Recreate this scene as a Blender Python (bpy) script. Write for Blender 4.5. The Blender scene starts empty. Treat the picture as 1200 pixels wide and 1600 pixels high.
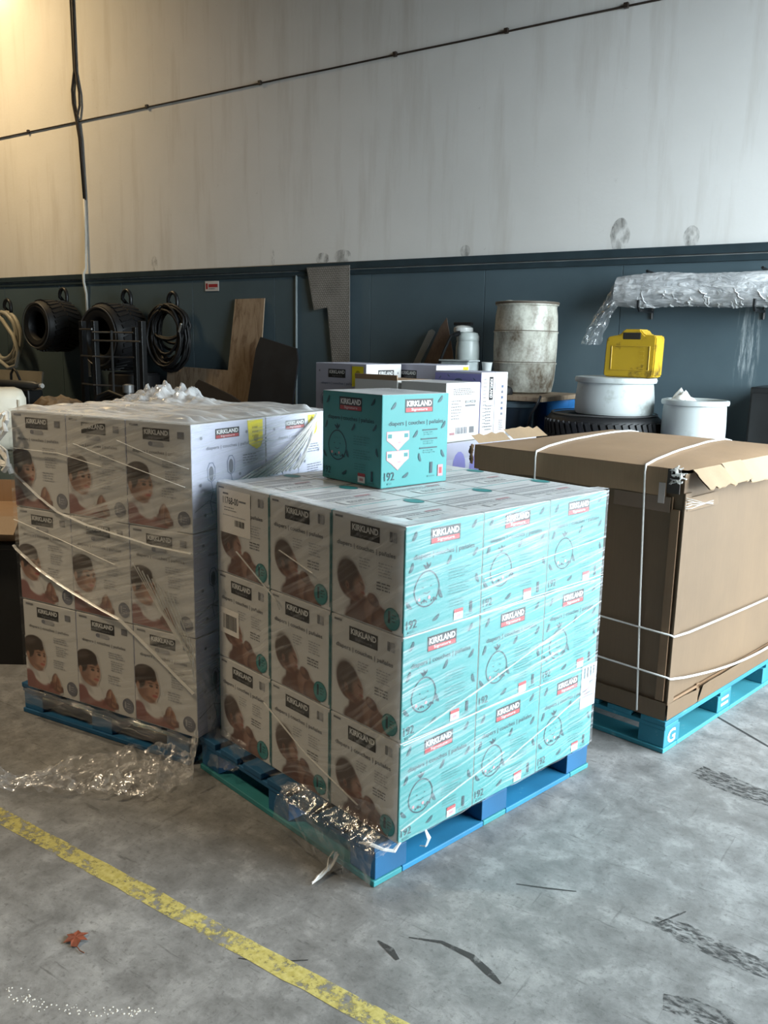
import bpy, bmesh, math, random
import numpy as np
from mathutils import Vector, Matrix, noise
R = math.radians
PI = math.pi
random.seed(7)
np.random.seed(7)
scene = bpy.context.scene
COL = scene.collection

# ------------------------------------------------------------------ camera
CAM_PSI, CAM_PITCH, CAM_ROLL = R(35.0951), R(11.1856), R(1.1251)
fw = Vector((-math.sin(CAM_PSI) * math.cos(CAM_PITCH), math.cos(CAM_PSI) * math.cos(CAM_PITCH), -math.sin(CAM_PITCH)))
rt = Vector((math.cos(CAM_PSI), math.sin(CAM_PSI), 0))
up = rt.cross(fw)
cx_ = rt * math.cos(CAM_ROLL) + up * math.sin(CAM_ROLL)
cy_ = up * math.cos(CAM_ROLL) - rt * math.sin(CAM_ROLL)
cam_data = bpy.data.cameras.new('camera')
cam = bpy.data.objects.new('camera', cam_data)
COL.objects.link(cam)
cam.matrix_world = Matrix(((cx_.x, cy_.x, -fw.x, 0), (cx_.y, cy_.y, -fw.y, 0), (cx_.z, cy_.z, -fw.z, 1.6907), (0, 0, 0, 1)))
cam_data.sensor_fit = 'VERTICAL'
cam_data.sensor_height = 36.0
cam_data.lens = 36.0 * 1340.03 / 1600
cam_data.clip_start = 0.05
cam_data.clip_end = 200
scene.camera = cam

# ------------------------------------------------------------------ world, lights, exposure
world = bpy.data.worlds.new('daylight_world')
scene.world = world
world.use_nodes = True
wb = world.node_tree.nodes['Background']   # even overcast sky
wb.inputs[0].default_value = (0.82, 0.94, 1.0, 1)
wb.inputs[1].default_value = 20.0
scene.view_settings.view_transform = 'Standard'
scene.view_settings.look = 'None'
scene.view_settings.gamma = 1.0
scene.view_settings.use_curve_mapping = False
scene.view_settings.exposure = 0.0


def area_light(name, loc, target, sx, sy, power, color, spread=180):
    d = bpy.data.lights.new(name, 'AREA')
    d.shape = 'RECTANGLE'
    d.size, d.size_y = sx, sy
    d.energy = power
    d.color = color
    d.spread = R(spread)
    o = bpy.data.objects.new(name, d)
    COL.objects.link(o)
    o.location = loc
    o.rotation_euler = (Vector(target) - Vector(loc)).to_track_quat('-Z', 'Y').to_euler()
    return o


DOOR_X, DOOR_Y0, DOOR_Y1, DOOR_H = 2.2, 2.5, 6.6, 4.5   # bay door opening in the right-hand wall
# daylight: the overcast sky through the tall bay door in the right-hand wall (portal = sampling aid only)
pt_ = area_light('bay_door_portal', (DOOR_X + .1, (DOOR_Y0 + DOOR_Y1) / 2, DOOR_H / 2), (-3, (DOOR_Y0 + DOOR_Y1) / 2, DOOR_H / 2), DOOR_Y1 - DOOR_Y0, DOOR_H, 1, (1, 1, 1))
pt_.data.cycles.is_portal = True
# warm interior lamps
area_light('high_bay_glow', (-11.2, 4.6, 6.9), (-10.0, 6.7, 2.8), 0.7, 0.7, 85, (1.0, 0.72, 0.38), 115)
hb = bpy.data.lights.new('high_bay_spot', 'SPOT')
hb.energy = 1050
hb.color = (1.0, .80, .54)
hb.spot_size = R(98)
hb.spot_blend = .5
hb.shadow_soft_size = .25
hbo = bpy.data.objects.new('high_bay_spot', hb)
COL.objects.link(hbo)
hbo.location = (-5.4, -.6, 5.8)

# ------------------------------------------------------------------ materials
MATS = {}


def S(r, g, b):
    f = lambda c: ((c / 255 + 0.055) / 1.055) ** 2.4 if c > 10 else c / 255 / 12.92
    return (f(r), f(g), f(b), 1.0)


class N:
    """tiny node helper"""

    def __init__(self, name):
        self.m = bpy.data.materials.new(name)
        self.m.use_nodes = True
        self.t = self.m.node_tree
        self.b = self.t.nodes['Principled BSDF']
        self.out = self.t.nodes['Material Output']

    def new(self, kind, **kw):
        n = self.t.nodes.new(kind)
        for k, v in kw.items():
            if k in n.inputs.keys():
                n.inputs[k].default_value = v
            else:
                setattr(n, k, v)
        return n

    def link(self, a, b):
        self.t.links.new(a, b)

    def coord(self, which='Object', scale=(1, 1, 1), rot=(0, 0, 0), loc=(0, 0, 0)):
        tc = self.new('ShaderNodeTexCoord')
        mp = self.new('ShaderNodeMapping')
        mp.inputs['Scale'].default_value = scale
        mp.inputs['Rotation'].default_value = rot
        mp.inputs['Location'].default_value = loc
        self.link(tc.outputs[which], mp.inputs[0])
        return mp.outputs[0]

    def noise(self, vec, scale, detail=4, rough=0.55, dist=0.0):
        n = self.new('ShaderNodeTexNoise')
        n.inputs['Scale'].default_value = scale
        n.inputs['Detail'].default_value = detail
        n.inputs['Roughness'].default_value = rough
        n.inputs['Distortion'].default_value = dist
        if vec is not None:
            self.link(vec, n.inputs['Vector'])
        return n.outputs['Fac']

    def ramp(self, fac, stops):
        n = self.new('ShaderNodeValToRGB')
        e = n.color_ramp.elements
        while len(e) < len(stops):
            e.new(0.5)
        for i, (p, c) in enumerate(stops):
            e[i].position = p
            e[i].color = c if not isinstance(c, (int, float)) else (c, c, c, 1)
        self.link(fac, n.inputs[0])
        return n.outputs[0]

    def mix(self, fac, a, b, mode='MIX'):
        n = self.new('ShaderNodeMix', data_type='RGBA', blend_type=mode)
        for k, v in ((0, fac), (6, a), (7, b)):
            if isinstance(v, (int, float)):
                n.inputs[k].default_value = v
            elif isinstance(v, tuple):
                n.inputs[k].default_value = v
            else:
                self.link(v, n.inputs[k])
        return n.outputs[2]

    def math(self, op, a, b=0.0, c=None):
        n = self.new('ShaderNodeMath', operation=op)
        for k, v in enumerate((a, b, c)):
            if v is None:
                continue
            if isinstance(v, (int, float)):
                n.inputs[k].default_value = v
            else:
                self.link(v, n.inputs[k])
        return n.outputs[0]

    def bump(self, h, strength=0.3, dist=0.01):
        n = self.new('ShaderNodeBump')
        n.inputs['Strength'].default_value = strength
        n.inputs['Distance'].default_value = dist
        self.link(h, n.inputs['Height'])
        self.link(n.outputs[0], self.b.inputs['Normal'])
        return n.outputs[0]

    def done(self, rough=0.5, metal=0.0, spec=0.5):
        self.b.inputs['Roughness'].default_value = rough
        self.b.inputs['Metallic'].default_value = metal
        self.b.inputs['Specular IOR Level'].default_value = spec
        return self.m


def simple(name, col, rough=0.5, metal=0.0, var=0.12, scale=6.0, bump=0.0, spec=0.5, bscale=60, stretch=(1, 1, 1)):
    """painted / plastic / card surface with slight procedural mottling"""
    if name in MATS:
        return MATS[name]
    n = N(name)
    v = n.coord('Object', stretch)
    f = n.noise(v, scale, 5)
    dark = tuple(c * (1 - var) for c in col[:3]) + (1,)
    lite = tuple(min(1, c * (1 + var * .6)) for c in col[:3]) + (1,)
    n.link(n.ramp(f, [(0.3, dark), (0.7, lite)]), n.b.inputs['Base Color'])
    if bump:
        n.bump(n.noise(v, bscale, 3), bump, 0.004)
    MATS[name] = n.done(rough, metal, spec)
    return MATS[name]


def dirty(name, col, dirt, rough=0.5, amount=(0.45, 0.62), scale=5, stretch=(1, 1, .45), bump=0.0, metal=0.0):
    if name in MATS:
        return MATS[name]
    n = N(name)
    v = n.coord('Object', stretch)
    f = n.noise(v, scale, 7, .62)
    f2 = n.noise(n.coord('Object'), scale * 7, 4, .6)
    m = n.ramp(n.math('ADD', n.math('MULTIPLY', f, .8), n.math('MULTIPLY', f2, .2)), [(amount[0], 0), (amount[1], 1)])
    n.link(n.mix(m, col, dirt), n.b.inputs['Base Color'])
    if bump:
        n.bump(f2, bump, 0.004)
    MATS[name] = n.done(rough, metal)
    return MATS[name]


TEAL = (.042, .25, .25, 1)
M_TEAL = simple('teal_card', TEAL, .5, var=.05, scale=3)
M_WHITE = simple('white_card', (.62, .61, .59, 1), .5, var=.05, scale=3)
M_TOP = simple('coated_white_card', (.64, .64, .64, 1), .38, var=.06, scale=4)
M_LAV = simple('lavender_white_card', (.50, .51, .62, 1), .5, var=.06, scale=3)
M_LAVD = simple('grey_lavender_card', (.44, .44, .54, 1), .5, var=.06, scale=3)
M_PURPLE = simple('purple_card', (.24, .23, .52, 1), .5, var=.08, scale=3)
M_KRAFT = None
I_BLACK = simple('black_ink', (.012, .012, .014, 1), .45, var=.1)
I_GREY = simple('grey_ink', (.17, .17, .18, 1), .5, var=.1)
I_PALE = simple('pale_grey_ink', (.36, .36, .375, 1), .5, var=.06)
I_WHITE = simple('white_ink', (.64, .64, .63, 1), .45, var=.02)
I_RED = simple('red_ink', (.38, .035, .04, 1), .45, var=.1)
I_DTEAL = simple('dark_teal_ink', (.004, .035, .05, 1), .45, var=.1)
I_LEAF = simple('leaf_teal_ink', (.004, .06, .075, 1), .45, var=.1)
I_MTEAL = simple('mid_teal_ink', (.02, .17, .175, 1), .45, var=.08)
I_PINK = simple('pale_pink_ink', (.46, .24, .26, 1), .45, var=.06)
I_YELLOW = simple('yellow_sticker_ink', (.83, .70, .02, 1), .4, var=.06)
I_OLIVE = simple('olive_sticker_ink', (.42, .34, .02, 1), .4, var=.06)
I_BLUE = simple('slate_blue_ink', (.10, .13, .22, 1), .45, var=.1)
I_BADGE = simple('grey_blue_ink', (.16, .165, .20, 1), .45, var=.1)
M_LABEL = simple('paper_label', (.84, .80, .75, 1), .55, var=.04)
INKS = [I_BLACK, I_WHITE, I_RED, I_DTEAL, I_LEAF, I_MTEAL, I_PINK, I_GREY, I_PALE, I_YELLOW, I_OLIVE, I_BLUE, I_BADGE, M_LABEL, M_TEAL, M_KRAFT, M_PURPLE, M_LAVD]
K, W_, RD, DT, LF, MT, PK, GY, PG, YL, OL, BL, BD, LB, TL, KR, PU, LD = range(18)


def kraft(name, col):
    n = N(name)
    v = n.coord('Object')
    a = n.noise(v, 2.2, 6, .6)
    b = n.noise(n.coord('Object', (60, 60, 2)), 3, 3)
    c = n.ramp(a, [(.3, tuple(x * .86 for x in col[:3]) + (1,)), (.72, tuple(x * 1.08 for x in col[:3]) + (1,))])
    c = n.mix(.10, c, n.ramp(b, [(.35, .25), (.65, 1.)]), 'MULTIPLY')
    n.link(c, n.b.inputs['Base Color'])
    n.bump(b, .06, .002)
    return n.done(.62)


M_KRAFT = kraft('brown_cardboard', (.37, .235, .135, 1))
M_KRAFT_L = kraft('pale_cardboard', (.34, .235, .14, 1))
M_KRAFT_D = kraft('dark_cardboard_edge', (.22, .13, .07, 1))
INKS[KR] = M_KRAFT

# photographs printed on the cartons: colour is stored per mesh point
n = N('printed_photo')
at = n.new('ShaderNodeAttribute', attribute_name='print_color')
n.link(at.outputs['Color'], n.b.inputs['Base Color'])
M_PHOTO = n.done(.5)


def pallet_paint(name, col, wood=(.30, .27, .22, 1)):
    n = N(name)
    v = n.coord('Object', (1, 1, 1))
    f = n.noise(v, 9, 8, .7)
    f2 = n.noise(v, 2.5, 3)
    c = n.ramp(f2, [(.3, tuple(x * .72 for x in col[:3]) + (1,)), (.7, tuple(x * 1.15 for x in col[:3]) + (1,))])
    m = n.ramp(f, [(.62, 0), (.72, 1)])
    n.link(n.mix(m, c, wood), n.b.inputs['Base Color'])
    n.bump(f, .25, .004)
    return n.done(.6)


M_PBLUE = pallet_paint('worn_blue_paint', (.008, .095, .215, 1), (.07, .20, .34, 1))
M_PTEAL = pallet_paint('worn_teal_paint', (.016, .17, .24, 1), (.12, .30, .36, 1))
M_PBLUE2 = pallet_paint('worn_bright_blue_paint', (.015, .17, .33, 1), (.10, .34, .46, 1))
M_PTEAL2 = pallet_paint('worn_sea_green_paint', (.03, .22, .24, 1), (.14, .32, .34, 1))
M_PEDGE = pallet_paint('worn_light_teal_paint', (.035, .23, .29, 1), (.20, .36, .38, 1))


def film(name, angle, streak=0.5, base=0.05, haze=0.55, scale=(2.2, 46), tint=(.92, .93, .95, 1), gloss=.16, thresh=(.50, .68), bump=.55, fres=.22):
    """stretch film: mostly clear, glossy, whitening and painted glints along stretch lines (uv in metres)"""
    n = N(name)
    t = n.t
    uv = n.coord('UV', (scale[0], scale[1], 1), (0, 0, 0))
    tc = n.new('ShaderNodeTexCoord')
    vr = n.new('ShaderNodeVectorRotate', rotation_type='Z_AXIS')
    vr.inputs['Angle'].default_value = angle
    n.link(tc.outputs['UV'], vr.inputs['Vector'])
    mp = n.new('ShaderNodeMapping')
    mp.inputs['Scale'].default_value = (scale[0], scale[1], 1)
    n.link(vr.outputs[0], mp.inputs[0])
    st = n.noise(mp.outputs[0], 1.0, 5, .62, .35)
    big = n.noise(tc.outputs['UV'], 3.1, 3, .5)
    s = n.ramp(st, [(thresh[0], 0), (thresh[1], 1)])
    g = n.ramp(big, [(.38, 0.12), (.68, 1)])
    fac = n.math('ADD', n.math('MULTIPLY', n.math('MULTIPLY', s, g), streak), base)
    tr = n.new('ShaderNodeBsdfTransparent')
    gl = n.new('ShaderNodeBsdfGlossy')
    gl.inputs['Roughness'].default_value = gloss
    gl.inputs['Color'].default_value = (1, 1, 1, 1)
    df = n.new('ShaderNodeBsdfDiffuse')
    df.inputs['Color'].default_value = tint
    bm = n.new('ShaderNodeBump')
    bm.inputs['Strength'].default_value = bump
    bm.inputs['Distance'].default_value = .01
    n.link(n.math('ADD', st, n.math('MULTIPLY', big, .8)), bm.inputs['Height'])
    n.link(bm.outputs[0], gl.inputs['Normal'])
    m1 = n.new('ShaderNodeMixShader')
    m1.inputs[0].default_value = haze
    n.link(gl.outputs[0], m1.inputs[1])
    n.link(df.outputs[0], m1.inputs[2])
    m2 = n.new('ShaderNodeMixShader')
    n.link(fac, m2.inputs[0])
    n.link(tr.outputs[0], m2.inputs[1])
    n.link(m1.outputs[0], m2.inputs[2])
    # faint clear-film sheen everywhere
    fr = n.new('ShaderNodeFresnel')
    fr.inputs['IOR'].default_value = 1.35
    n.link(bm.outputs[0], fr.inputs['Normal'])
    m3 = n.new('ShaderNodeMixShader')
    n.link(n.math('MULTIPLY', fr.outputs[0], fres), m3.inputs[0])
    n.link(m2.outputs[0], m3.inputs[1])
    n.link(gl.outputs[0], m3.inputs[2])
    n.link(m3.outputs[0], n.out.inputs['Surface'])
    return n.m


M_FILM_F = film('stretch_film_diagonal', R(30), .40, .025, .5, (2.0, 44), thresh=(.48, .68))
M_FILM_R = film('stretch_film_level', R(-6), .56, .03, .97, (2.2, 80), tint=(.66, .70, .72, 1), thresh=(.46, .66), bump=.3, gloss=.35, fres=.06)
M_FILM_L = film('stretch_film_loose', R(17), .85, .07, .62, (1.6, 44), thresh=(.44, .66), tint=(.95, .92, .86, 1))  # strong streaks paint the film's glints as pale colour
M_FILM_C = film('stretch_film_clear', R(17), .30, .015, .5, (1.8, 34))
M_FILM_T = film('stretch_film_crumpled_top', R(4), .70, .42, .75, (1.6, 22), thresh=(.40, .62), bump=.8)
M_FILM_D = film('stretch_film_drape', R(70), .6, .12, .35, (8, 20), thresh=(.50, .66), bump=.9, gloss=.12)
M_FILM_G = film('stretch_film_floor_tail', R(40), .8, .10, .6, (10, 34), thresh=(.48, .62), bump=.9, gloss=.15)
M_ROPE = film('stretch_film_twisted', R(3), .6, .38, .85, (10, 160), tint=(.95, .94, .90, 1), thresh=(.4, .6))


M_BUNCH = simple('bunched_white_film', (.80, .79, .76, 1), .28, var=.2, scale=60)


# ------------------------------------------------------------------ mesh helpers
class MB:
    def __init__(self):
        self.v, self.f, self.m, self.uv = [], [], [], {}

    def add(self, verts, faces, m=0, mat=None):
        o = len(self.v)
        for p in verts:
            self.v.append(tuple(mat @ Vector(p)) if mat is not None else tuple(p))
        for fc in faces:
            self.f.append(tuple(i + o for i in fc))
            self.m.append(m)
        return o

    def box(self, lo, hi, m=0, mat=None, bev=0.0):
        if bev > 0:
            bm = bmesh.new()
            bmesh.ops.create_cube(bm, size=1)
            for v in bm.verts:
                v.co = Vector([(lo[i] + hi[i]) / 2 + v.co[i] * (hi[i] - lo[i]) for i in range(3)])
            bmesh.ops.bevel(bm, geom=bm.edges[:], offset=bev, segments=2, affect='EDGES', profile=.5)
            bm.verts.index_update()
            self.add([v.co[:] for v in bm.verts], [[v.index for v in f.verts] for f in bm.faces], m, mat)
            bm.free()
            return
        x0, y0, z0 = lo
        x1, y1, z1 = hi
        self.add([(x0, y0, z0), (x1, y0, z0), (x1, y1, z0), (x0, y1, z0), (x0, y0, z1), (x1, y0, z1), (x1, y1, z1), (x0, y1, z1)],
                 [(0, 3, 2, 1), (4, 5, 6, 7), (0, 1, 5, 4), (1, 2, 6, 5), (2, 3, 7, 6), (3, 0, 4, 7)], m, mat)

    def lathe(self, prof, n=32, m=0, mat=None, cap=True):
        vs, fs = [], []
        for (r, z) in prof:
            for k in range(n):
                a = 2 * PI * k / n
                vs.append((r * math.cos(a), r * math.sin(a), z))
        for i in range(len(prof) - 1):
            for k in range(n):
                k2 = (k + 1) % n
                fs.append((i * n + k, i * n + k2, (i + 1) * n + k2, (i + 1) * n + k))
        if cap:
            fs.append(tuple(range(n))[::-1])
            fs.append(tuple((len(prof) - 1) * n + k for k in range(n)))
        self.add(vs, fs, m, mat)

    def tube(self, path, r, n=8, m=0, closed=False, flat=1.0, mat=None):
        P = [Vector(p) for p in path]
        L = len(P)
        rad = r if hasattr(r, '__len__') else [r] * L
        vs, fs = [], []
        prev = None
        for i in range(L):
            a = P[(i - 1) % L] if (closed or i > 0) else P[i]
            b = P[(i + 1) % L] if (closed or i < L - 1) else P[i]
            t = (b - a).normalized()
            if prev is None:
                ref = Vector((0, 0, 1)) if abs(t.z) < .9 else Vector((1, 0, 0))
                u = t.cross(ref).normalized()
            else:
                u = (prev - t * prev.dot(t)).normalized()
            prev = u
            w = t.cross(u)
            for k in range(n):
                an = 2 * PI * k / n
                vs.append(tuple(P[i] + u * (rad[i] * math.cos(an)) + w * (rad[i] * flat * math.sin(an))))
        for i in range(L if closed else L - 1):
            j = (i + 1) % L
            for k in range(n):
                k2 = (k + 1) % n
                fs.append((i * n + k, i * n + k2, j * n + k2, j * n + k))
        if not closed:
            fs.append(tuple(range(n))[::-1])
            fs.append(tuple((L - 1) * n + k for k in range(n)))
        self.add(vs, fs, m, mat)

    def prism(self, poly, y0, y1, m=0, mat=None):
        """polygon in the xz plane extruded along y"""
        n = len(poly)
        vs = [(p[0], y0, p[1]) for p in poly] + [(p[0], y1, p[1]) for p in poly]
        fs = [tuple(range(n)), tuple(range(2 * n - 1, n - 1, -1))]
        for i in range(n):
            j = (i + 1) % n
            fs.append((i, i + n, j + n, j))
        self.add(vs, fs, m, mat)

    def grid(self, fn, nu, nv, m=0, uvfn=None, closed_u=False):
        o = len(self.v)
        for j in range(nv + 1):
            for i in range(nu + (0 if closed_u else 1)):
                self.v.append(tuple(fn(i / nu, j / nv)))
        w = nu if closed_u else nu + 1
        for j in range(nv):
            for i in range(nu):
                i2 = (i + 1) % w if closed_u else i + 1
                fc = (o + j * w + i, o + j * w + i2, o + (j + 1) * w + i2, o + (j + 1) * w + i)
                if uvfn:
                    self.uv[len(self.f)] = [uvfn(i / nu, j / nv), uvfn((i + 1) / nu, j / nv), uvfn((i + 1) / nu, (j + 1) / nv), uvfn(i / nu, (j + 1) / nv)]
                self.f.append(fc)
                self.m.append(m)

    def mesh(self, name, mats, smooth=False, fix=True):
        me = bpy.data.meshes.new(name)
        me.from_pydata(self.v, [], self.f)
        for mt in (mats if isinstance(mats, (list, tuple)) else [mats]):
            me.materials.append(mt)
        me.polygons.foreach_set('material_index', self.m)
        if self.uv:
            ul = me.uv_layers.new(name='UVMap')
            for fi, lst in self.uv.items():
                for li, uvv in zip(me.polygons[fi].loop_indices, lst):
                    ul.data[li].uv = uvv
        if fix and not self.uv:
            bm = bmesh.new()
            bm.from_mesh(me)
            bmesh.ops.recalc_face_normals(bm, faces=bm.faces[:])
            bm.to_mesh(me)
            bm.free()
        if smooth:
            me.polygons.foreach_set('use_smooth', [True] * len(me.polygons))
            if smooth != 'all':
                try:
                    me.set_sharp_from_angle(angle=R(40))
                except Exception:
                    pass
        me.update()
        return me


LOGOS = {}


def link(name, data, parent=None, loc=(0, 0, 0), rot=(0, 0, 0)):
    o = bpy.data.objects.new(name, data)
    COL.objects.link(o)
    o.location = loc
    o.rotation_euler = rot
    if parent is not None:
        o.parent = parent
    if data is not None and data.name in LOGOS:   # the printed logo plate is a piece of the print
        for nm, me in LOGOS[data.name]:
            link(nm, me, o)
    return o


def build(mb, name, mats, parent=None, smooth=False, loc=(0, 0, 0), rot=(0, 0, 0), label=None, fix=True):
    o = link(name, mb.mesh(name, mats, smooth, fix), parent, loc, rot)
    if label:
        o['label'] = label
    return o


def tag(o, label, cat, group=None):
    o['label'] = label
    o['category'] = cat
    if group:
        o['group'] = group
    return o


def thing(name, label, cat, loc=(0, 0, 0), rz=0.0, group=None):
    o = link(name, None, None, loc, (0, 0, rz))
    o.empty_display_size = .1
    return tag(o, label, cat, group)


def struct(o):
    o['kind'] = 'structure'
    return o


def rot_to(p, t, org):
    c, s = math.cos(t), math.sin(t)
    return (org[0] + p[0] * c - p[1] * s, org[1] + p[0] * s + p[1] * c, p[2])


def nz(x, y, z=0.0):
    return noise.noise(Vector((x, y, z)))


# ------------------------------------------------------------------ lettering
TXT = {}


def glyphs(s, bold=0.0):
    key = (s, bold)
    if key in TXT:
        return TXT[key]
    cu = bpy.data.curves.new('lettering', 'FONT')
    cu.body = s
    cu.resolution_u = 3
    cu.offset = bold
    ob = bpy.data.objects.new('lettering', cu)
    COL.objects.link(ob)
    dg = bpy.context.evaluated_depsgraph_get()
    me = ob.evaluated_get(dg).to_mesh()
    vs = np.array([v.co[:2] for v in me.vertices]) if len(me.vertices) else np.zeros((0, 2))
    fs = [tuple(p.vertices) for p in me.polygons]
    ob.evaluated_get(dg).to_mesh_clear()
    bpy.data.objects.remove(ob)
    bpy.data.curves.remove(cu)
    lo, hi = vs.min(0), vs.max(0)
    TXT[key] = ((vs - lo) / (hi - lo), fs)
    return TXT[key]


class Print:
    """flat print on a face; x in [-W/2, W/2], z in [0, H], facing -y. u from left, v from top, 0..1"""

    def __init__(self, W, H):
        self.W, self.H = W, H
        self.mb = MB()
        self.d = 0.0
        self.subs = []

    def P(self, u, v):
        return ((u - .5) * self.W, (1 - v) * self.H)

    def poly(self, pts, m, step=True):
        if step:
            self.d += .00006
        self.mb.add([(self.P(u, v)[0], -self.d, self.P(u, v)[1]) for u, v in pts], [tuple(range(len(pts)))], m)

    def rect(self, u0, v0, u1, v1, m, step=True):
        self.poly([(u0, v1), (u1, v1), (u1, v0), (u0, v0)], m, step)

    def ell(self, u, v, ru, rv, m, n=24, rot=0.0):
        c, s = math.cos(rot), math.sin(rot)
        pts = []
        for k in range(n):
            a = 2 * PI * k / n
            x, y = ru * self.W * math.cos(a), rv * self.H * math.sin(a)
            pts.append((u + (x * c - y * s) / self.W, v - (x * s + y * c) / self.H))
        self.poly(pts, m)

    def stroke(self, pts, w, m, closed=False):
        self.d += .00006
        P = [Vector(self.P(*p)) for p in pts]
        L = len(P)
        vs, fs = [], []
        for i in range(L):
            a = P[(i - 1) % L] if (closed or i) else P[i]
            b = P[(i + 1) % L] if (closed or i < L - 1) else P[i]
            t = (b - a).normalized()
            nn = Vector((-t.y, t.x)) * (w / 2)
            vs += [(P[i].x + nn.x, -self.d, P[i].y + nn.y), (P[i].x - nn.x, -self.d, P[i].y - nn.y)]
        for i in range(L if closed else L - 1):
            j = (i + 1) % L
            fs.append((2 * i, 2 * i + 1, 2 * j + 1, 2 * j))
        self.mb.add(vs, fs, m)

    def oval(self, u, v, ru, rv, w, m, n=28):
        self.stroke([(u + ru * math.cos(2 * PI * k / n) * (1 - .12 * max(0, math.sin(2 * PI * k / n))), v - rv * math.sin(2 * PI * k / n)) for k in range(n)], w, m, True)

    def text(self, s, u0, v0, u1, v1, m, bold=0.0, vert=False):
        self.d += .00006
        g, fs = glyphs(s, bold)
        vs = []
        for a, b in g:
            if vert:  # reads downwards
                u, v = u1 - (u1 - u0) * (1 - b), v0 + (v1 - v0) * a
            else:
                u, v = u0 + (u1 - u0) * a, v1 + (v0 - v1) * b
            x, z = self.P(u, v)
            vs.append((x, -self.d, z))
        self.mb.add(vs, fs, m)

    def lines(self, u0, v0, u1, n, dv, m, seed=1, h=.009):
        rr = random.Random(seed)
        self.d += .00006
        for k in range(n):
            v = v0 + k * dv
            u = u0
            end = u1 - rr.random() * (u1 - u0) * .3
            while u < end:
                w = .02 + rr.random() * .045
                self.rect(u, v, min(u + w, end), v + h, m, False)
                u += w + .012

    def leaf(self, u, v, ang, L=.05, w=.017, m=LF):
        c, s = math.cos(ang), math.sin(ang)
        pts = []
        for k in range(10):
            a = 2 * PI * k / 10
            x, y = L * math.cos(a), w * math.sin(a) + .010 * math.cos(a) ** 2
            pts.append((u + (x * c - y * s) * .3405 / self.W, v - (x * s + y * c) * .3405 / self.H))
        self.poly(pts, m, False)

    def logo(self, u0, v0, u1, v1, band=RD):
        self.piece('logo', lambda: self._logo(u0, v0, u1, v1, band))

    def piece(self, name, draw):
        """a printed picture or stuck-on label that is a piece of its own on this face"""
        keep, self.mb = self.mb, MB()
        draw()
        self.subs.append((name, self.mb))
        self.mb = keep

    def _logo(self, u0, v0, u1, v1, band=RD):
        self.rect(u0, v0, u1, v1, K)
        h, w = v1 - v0, u1 - u0
        self.text('KIRKLAND', u0 + w * .06, v0 + h * .12, u1 - w * .05, v0 + h * .54, W_, .035)
        self.rect(u0 + w * .03, v0 + h * .64, u1 - w * .03, v1 - h * .05, band)
        self.text('Signature', u0 + w * .22, v0 + h * .67, u1 - w * .2, v1 - h * .08, W_ if band == RD else GY, .0)

    def mesh(self, name):
        me = self.mb.mesh(name, INKS, False, fix=False)
        if self.subs:
            LOGOS[me.name] = [(nm, mb.mesh(nm, INKS, False, fix=False)) for nm, mb in self.subs]
        return me


def ink_leaves(p, spots):
    for u, v, a in spots:
        p.leaf(u, v, R(a))


def pine(p, u, v, ru=.155, rv=.165):
    p.oval(u, v, ru, rv, .0045, DT)
    for k, (du, dv, a) in enumerate(((-.03, -.02, 130), (0, -.035, 90), (.03, -.02, 50), (-.012, 0, 110), (.014, 0, 70))):
        p.leaf(u + du, v - rv - .035 + dv * .6, R(a), .026, .008, DT)
    rr = random.Random(4)
    for k in range(4):
        uu = u - ru * .6 + k * ru * .4
        p.ell(uu, v + rv * (.52 + .14 * (k % 2)), .017, .017, PK if k % 2 == 0 else DT, 8)
        p.ell(uu + .03, v + rv * .72, .008, .012, DT, 6)
    p.ell(u - .05, v - .02, .008, .006, DT, 8)
    p.ell(u + .05, v - .02, .008, .006, DT, 8)
    p.stroke([(u - .04, v + .03), (u, v + .045), (u + .04, v + .03)], .002, DT)
    for k in range(3):
        p.stroke([(u - .06 + k * .05, v - .09), (u - .045 + k * .05, v - .075), (u - .03 + k * .05, v - .09)], .0016, MT)


BW, BDP, BH = .335, .350, .3385   # nappy carton: white face width, teal side width, height


def print_teal_side():
    p = Print(BDP, BH)
    p.logo(.30, .055, .68, .20)
    p.text('diapers | couches | pañales', .10, .265, .88, .325, DT, .006)
    pine(p, .27, .60)
    ink_leaves(p, [(.11, .10, 60), (.87, .09, 50), (.08, .38, 65), (.90, .36, 50), (.55, .38, 55), (.44, .68, -65), (.93, .62, -70), (.05, .72, -50), (.40, .90, 30)])
    p.lines(.55, .47, .84, 4, .028, MT, 3)
    p.lines(.55, .62, .84, 4, .028, MT, 4)
    p.lines(.57, .77, .80, 3, .028, MT, 5)
    p.text('192', .03, .855, .155, .935, DT, .0)
    p.rect(.05, .955, .13, .975, MT)
    p.rect(.63, .87, .75, .905, RD)
    p.rect(.63, .905, .75, .975, W_)
    p.rect(.66, .925, .72, .955, PK)
    p.text('1', .845, .83, .875, .94, DT, .01)
    p.rect(.81, .955, .90, .967, MT)
    return p.mesh('side_print')


def diaper(p, u, v):
    s = [(-.155, -.075), (.155, -.075), (.155, .01), (.09, .05), (0, .12), (-.09, .05), (-.155, .01)]
    p.poly([(u + a * 1.06, v + b * 1.1) for a, b in reversed(s)], PK)
    p.poly([(u + a * .97, v + b * .98) for a, b in reversed(s)], W_)
    for sg in (-1, 1):
        p.rect(u + sg * .118 - .03, v - .055, u + sg * .118 + .03, v - .01, MT)
    p.lines(u - .06, v - .04, u + .07, 2, .02, PG, 8, .006)
    p.ell(u + .02, v + .04, .03, .012, PK, 10)


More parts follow.
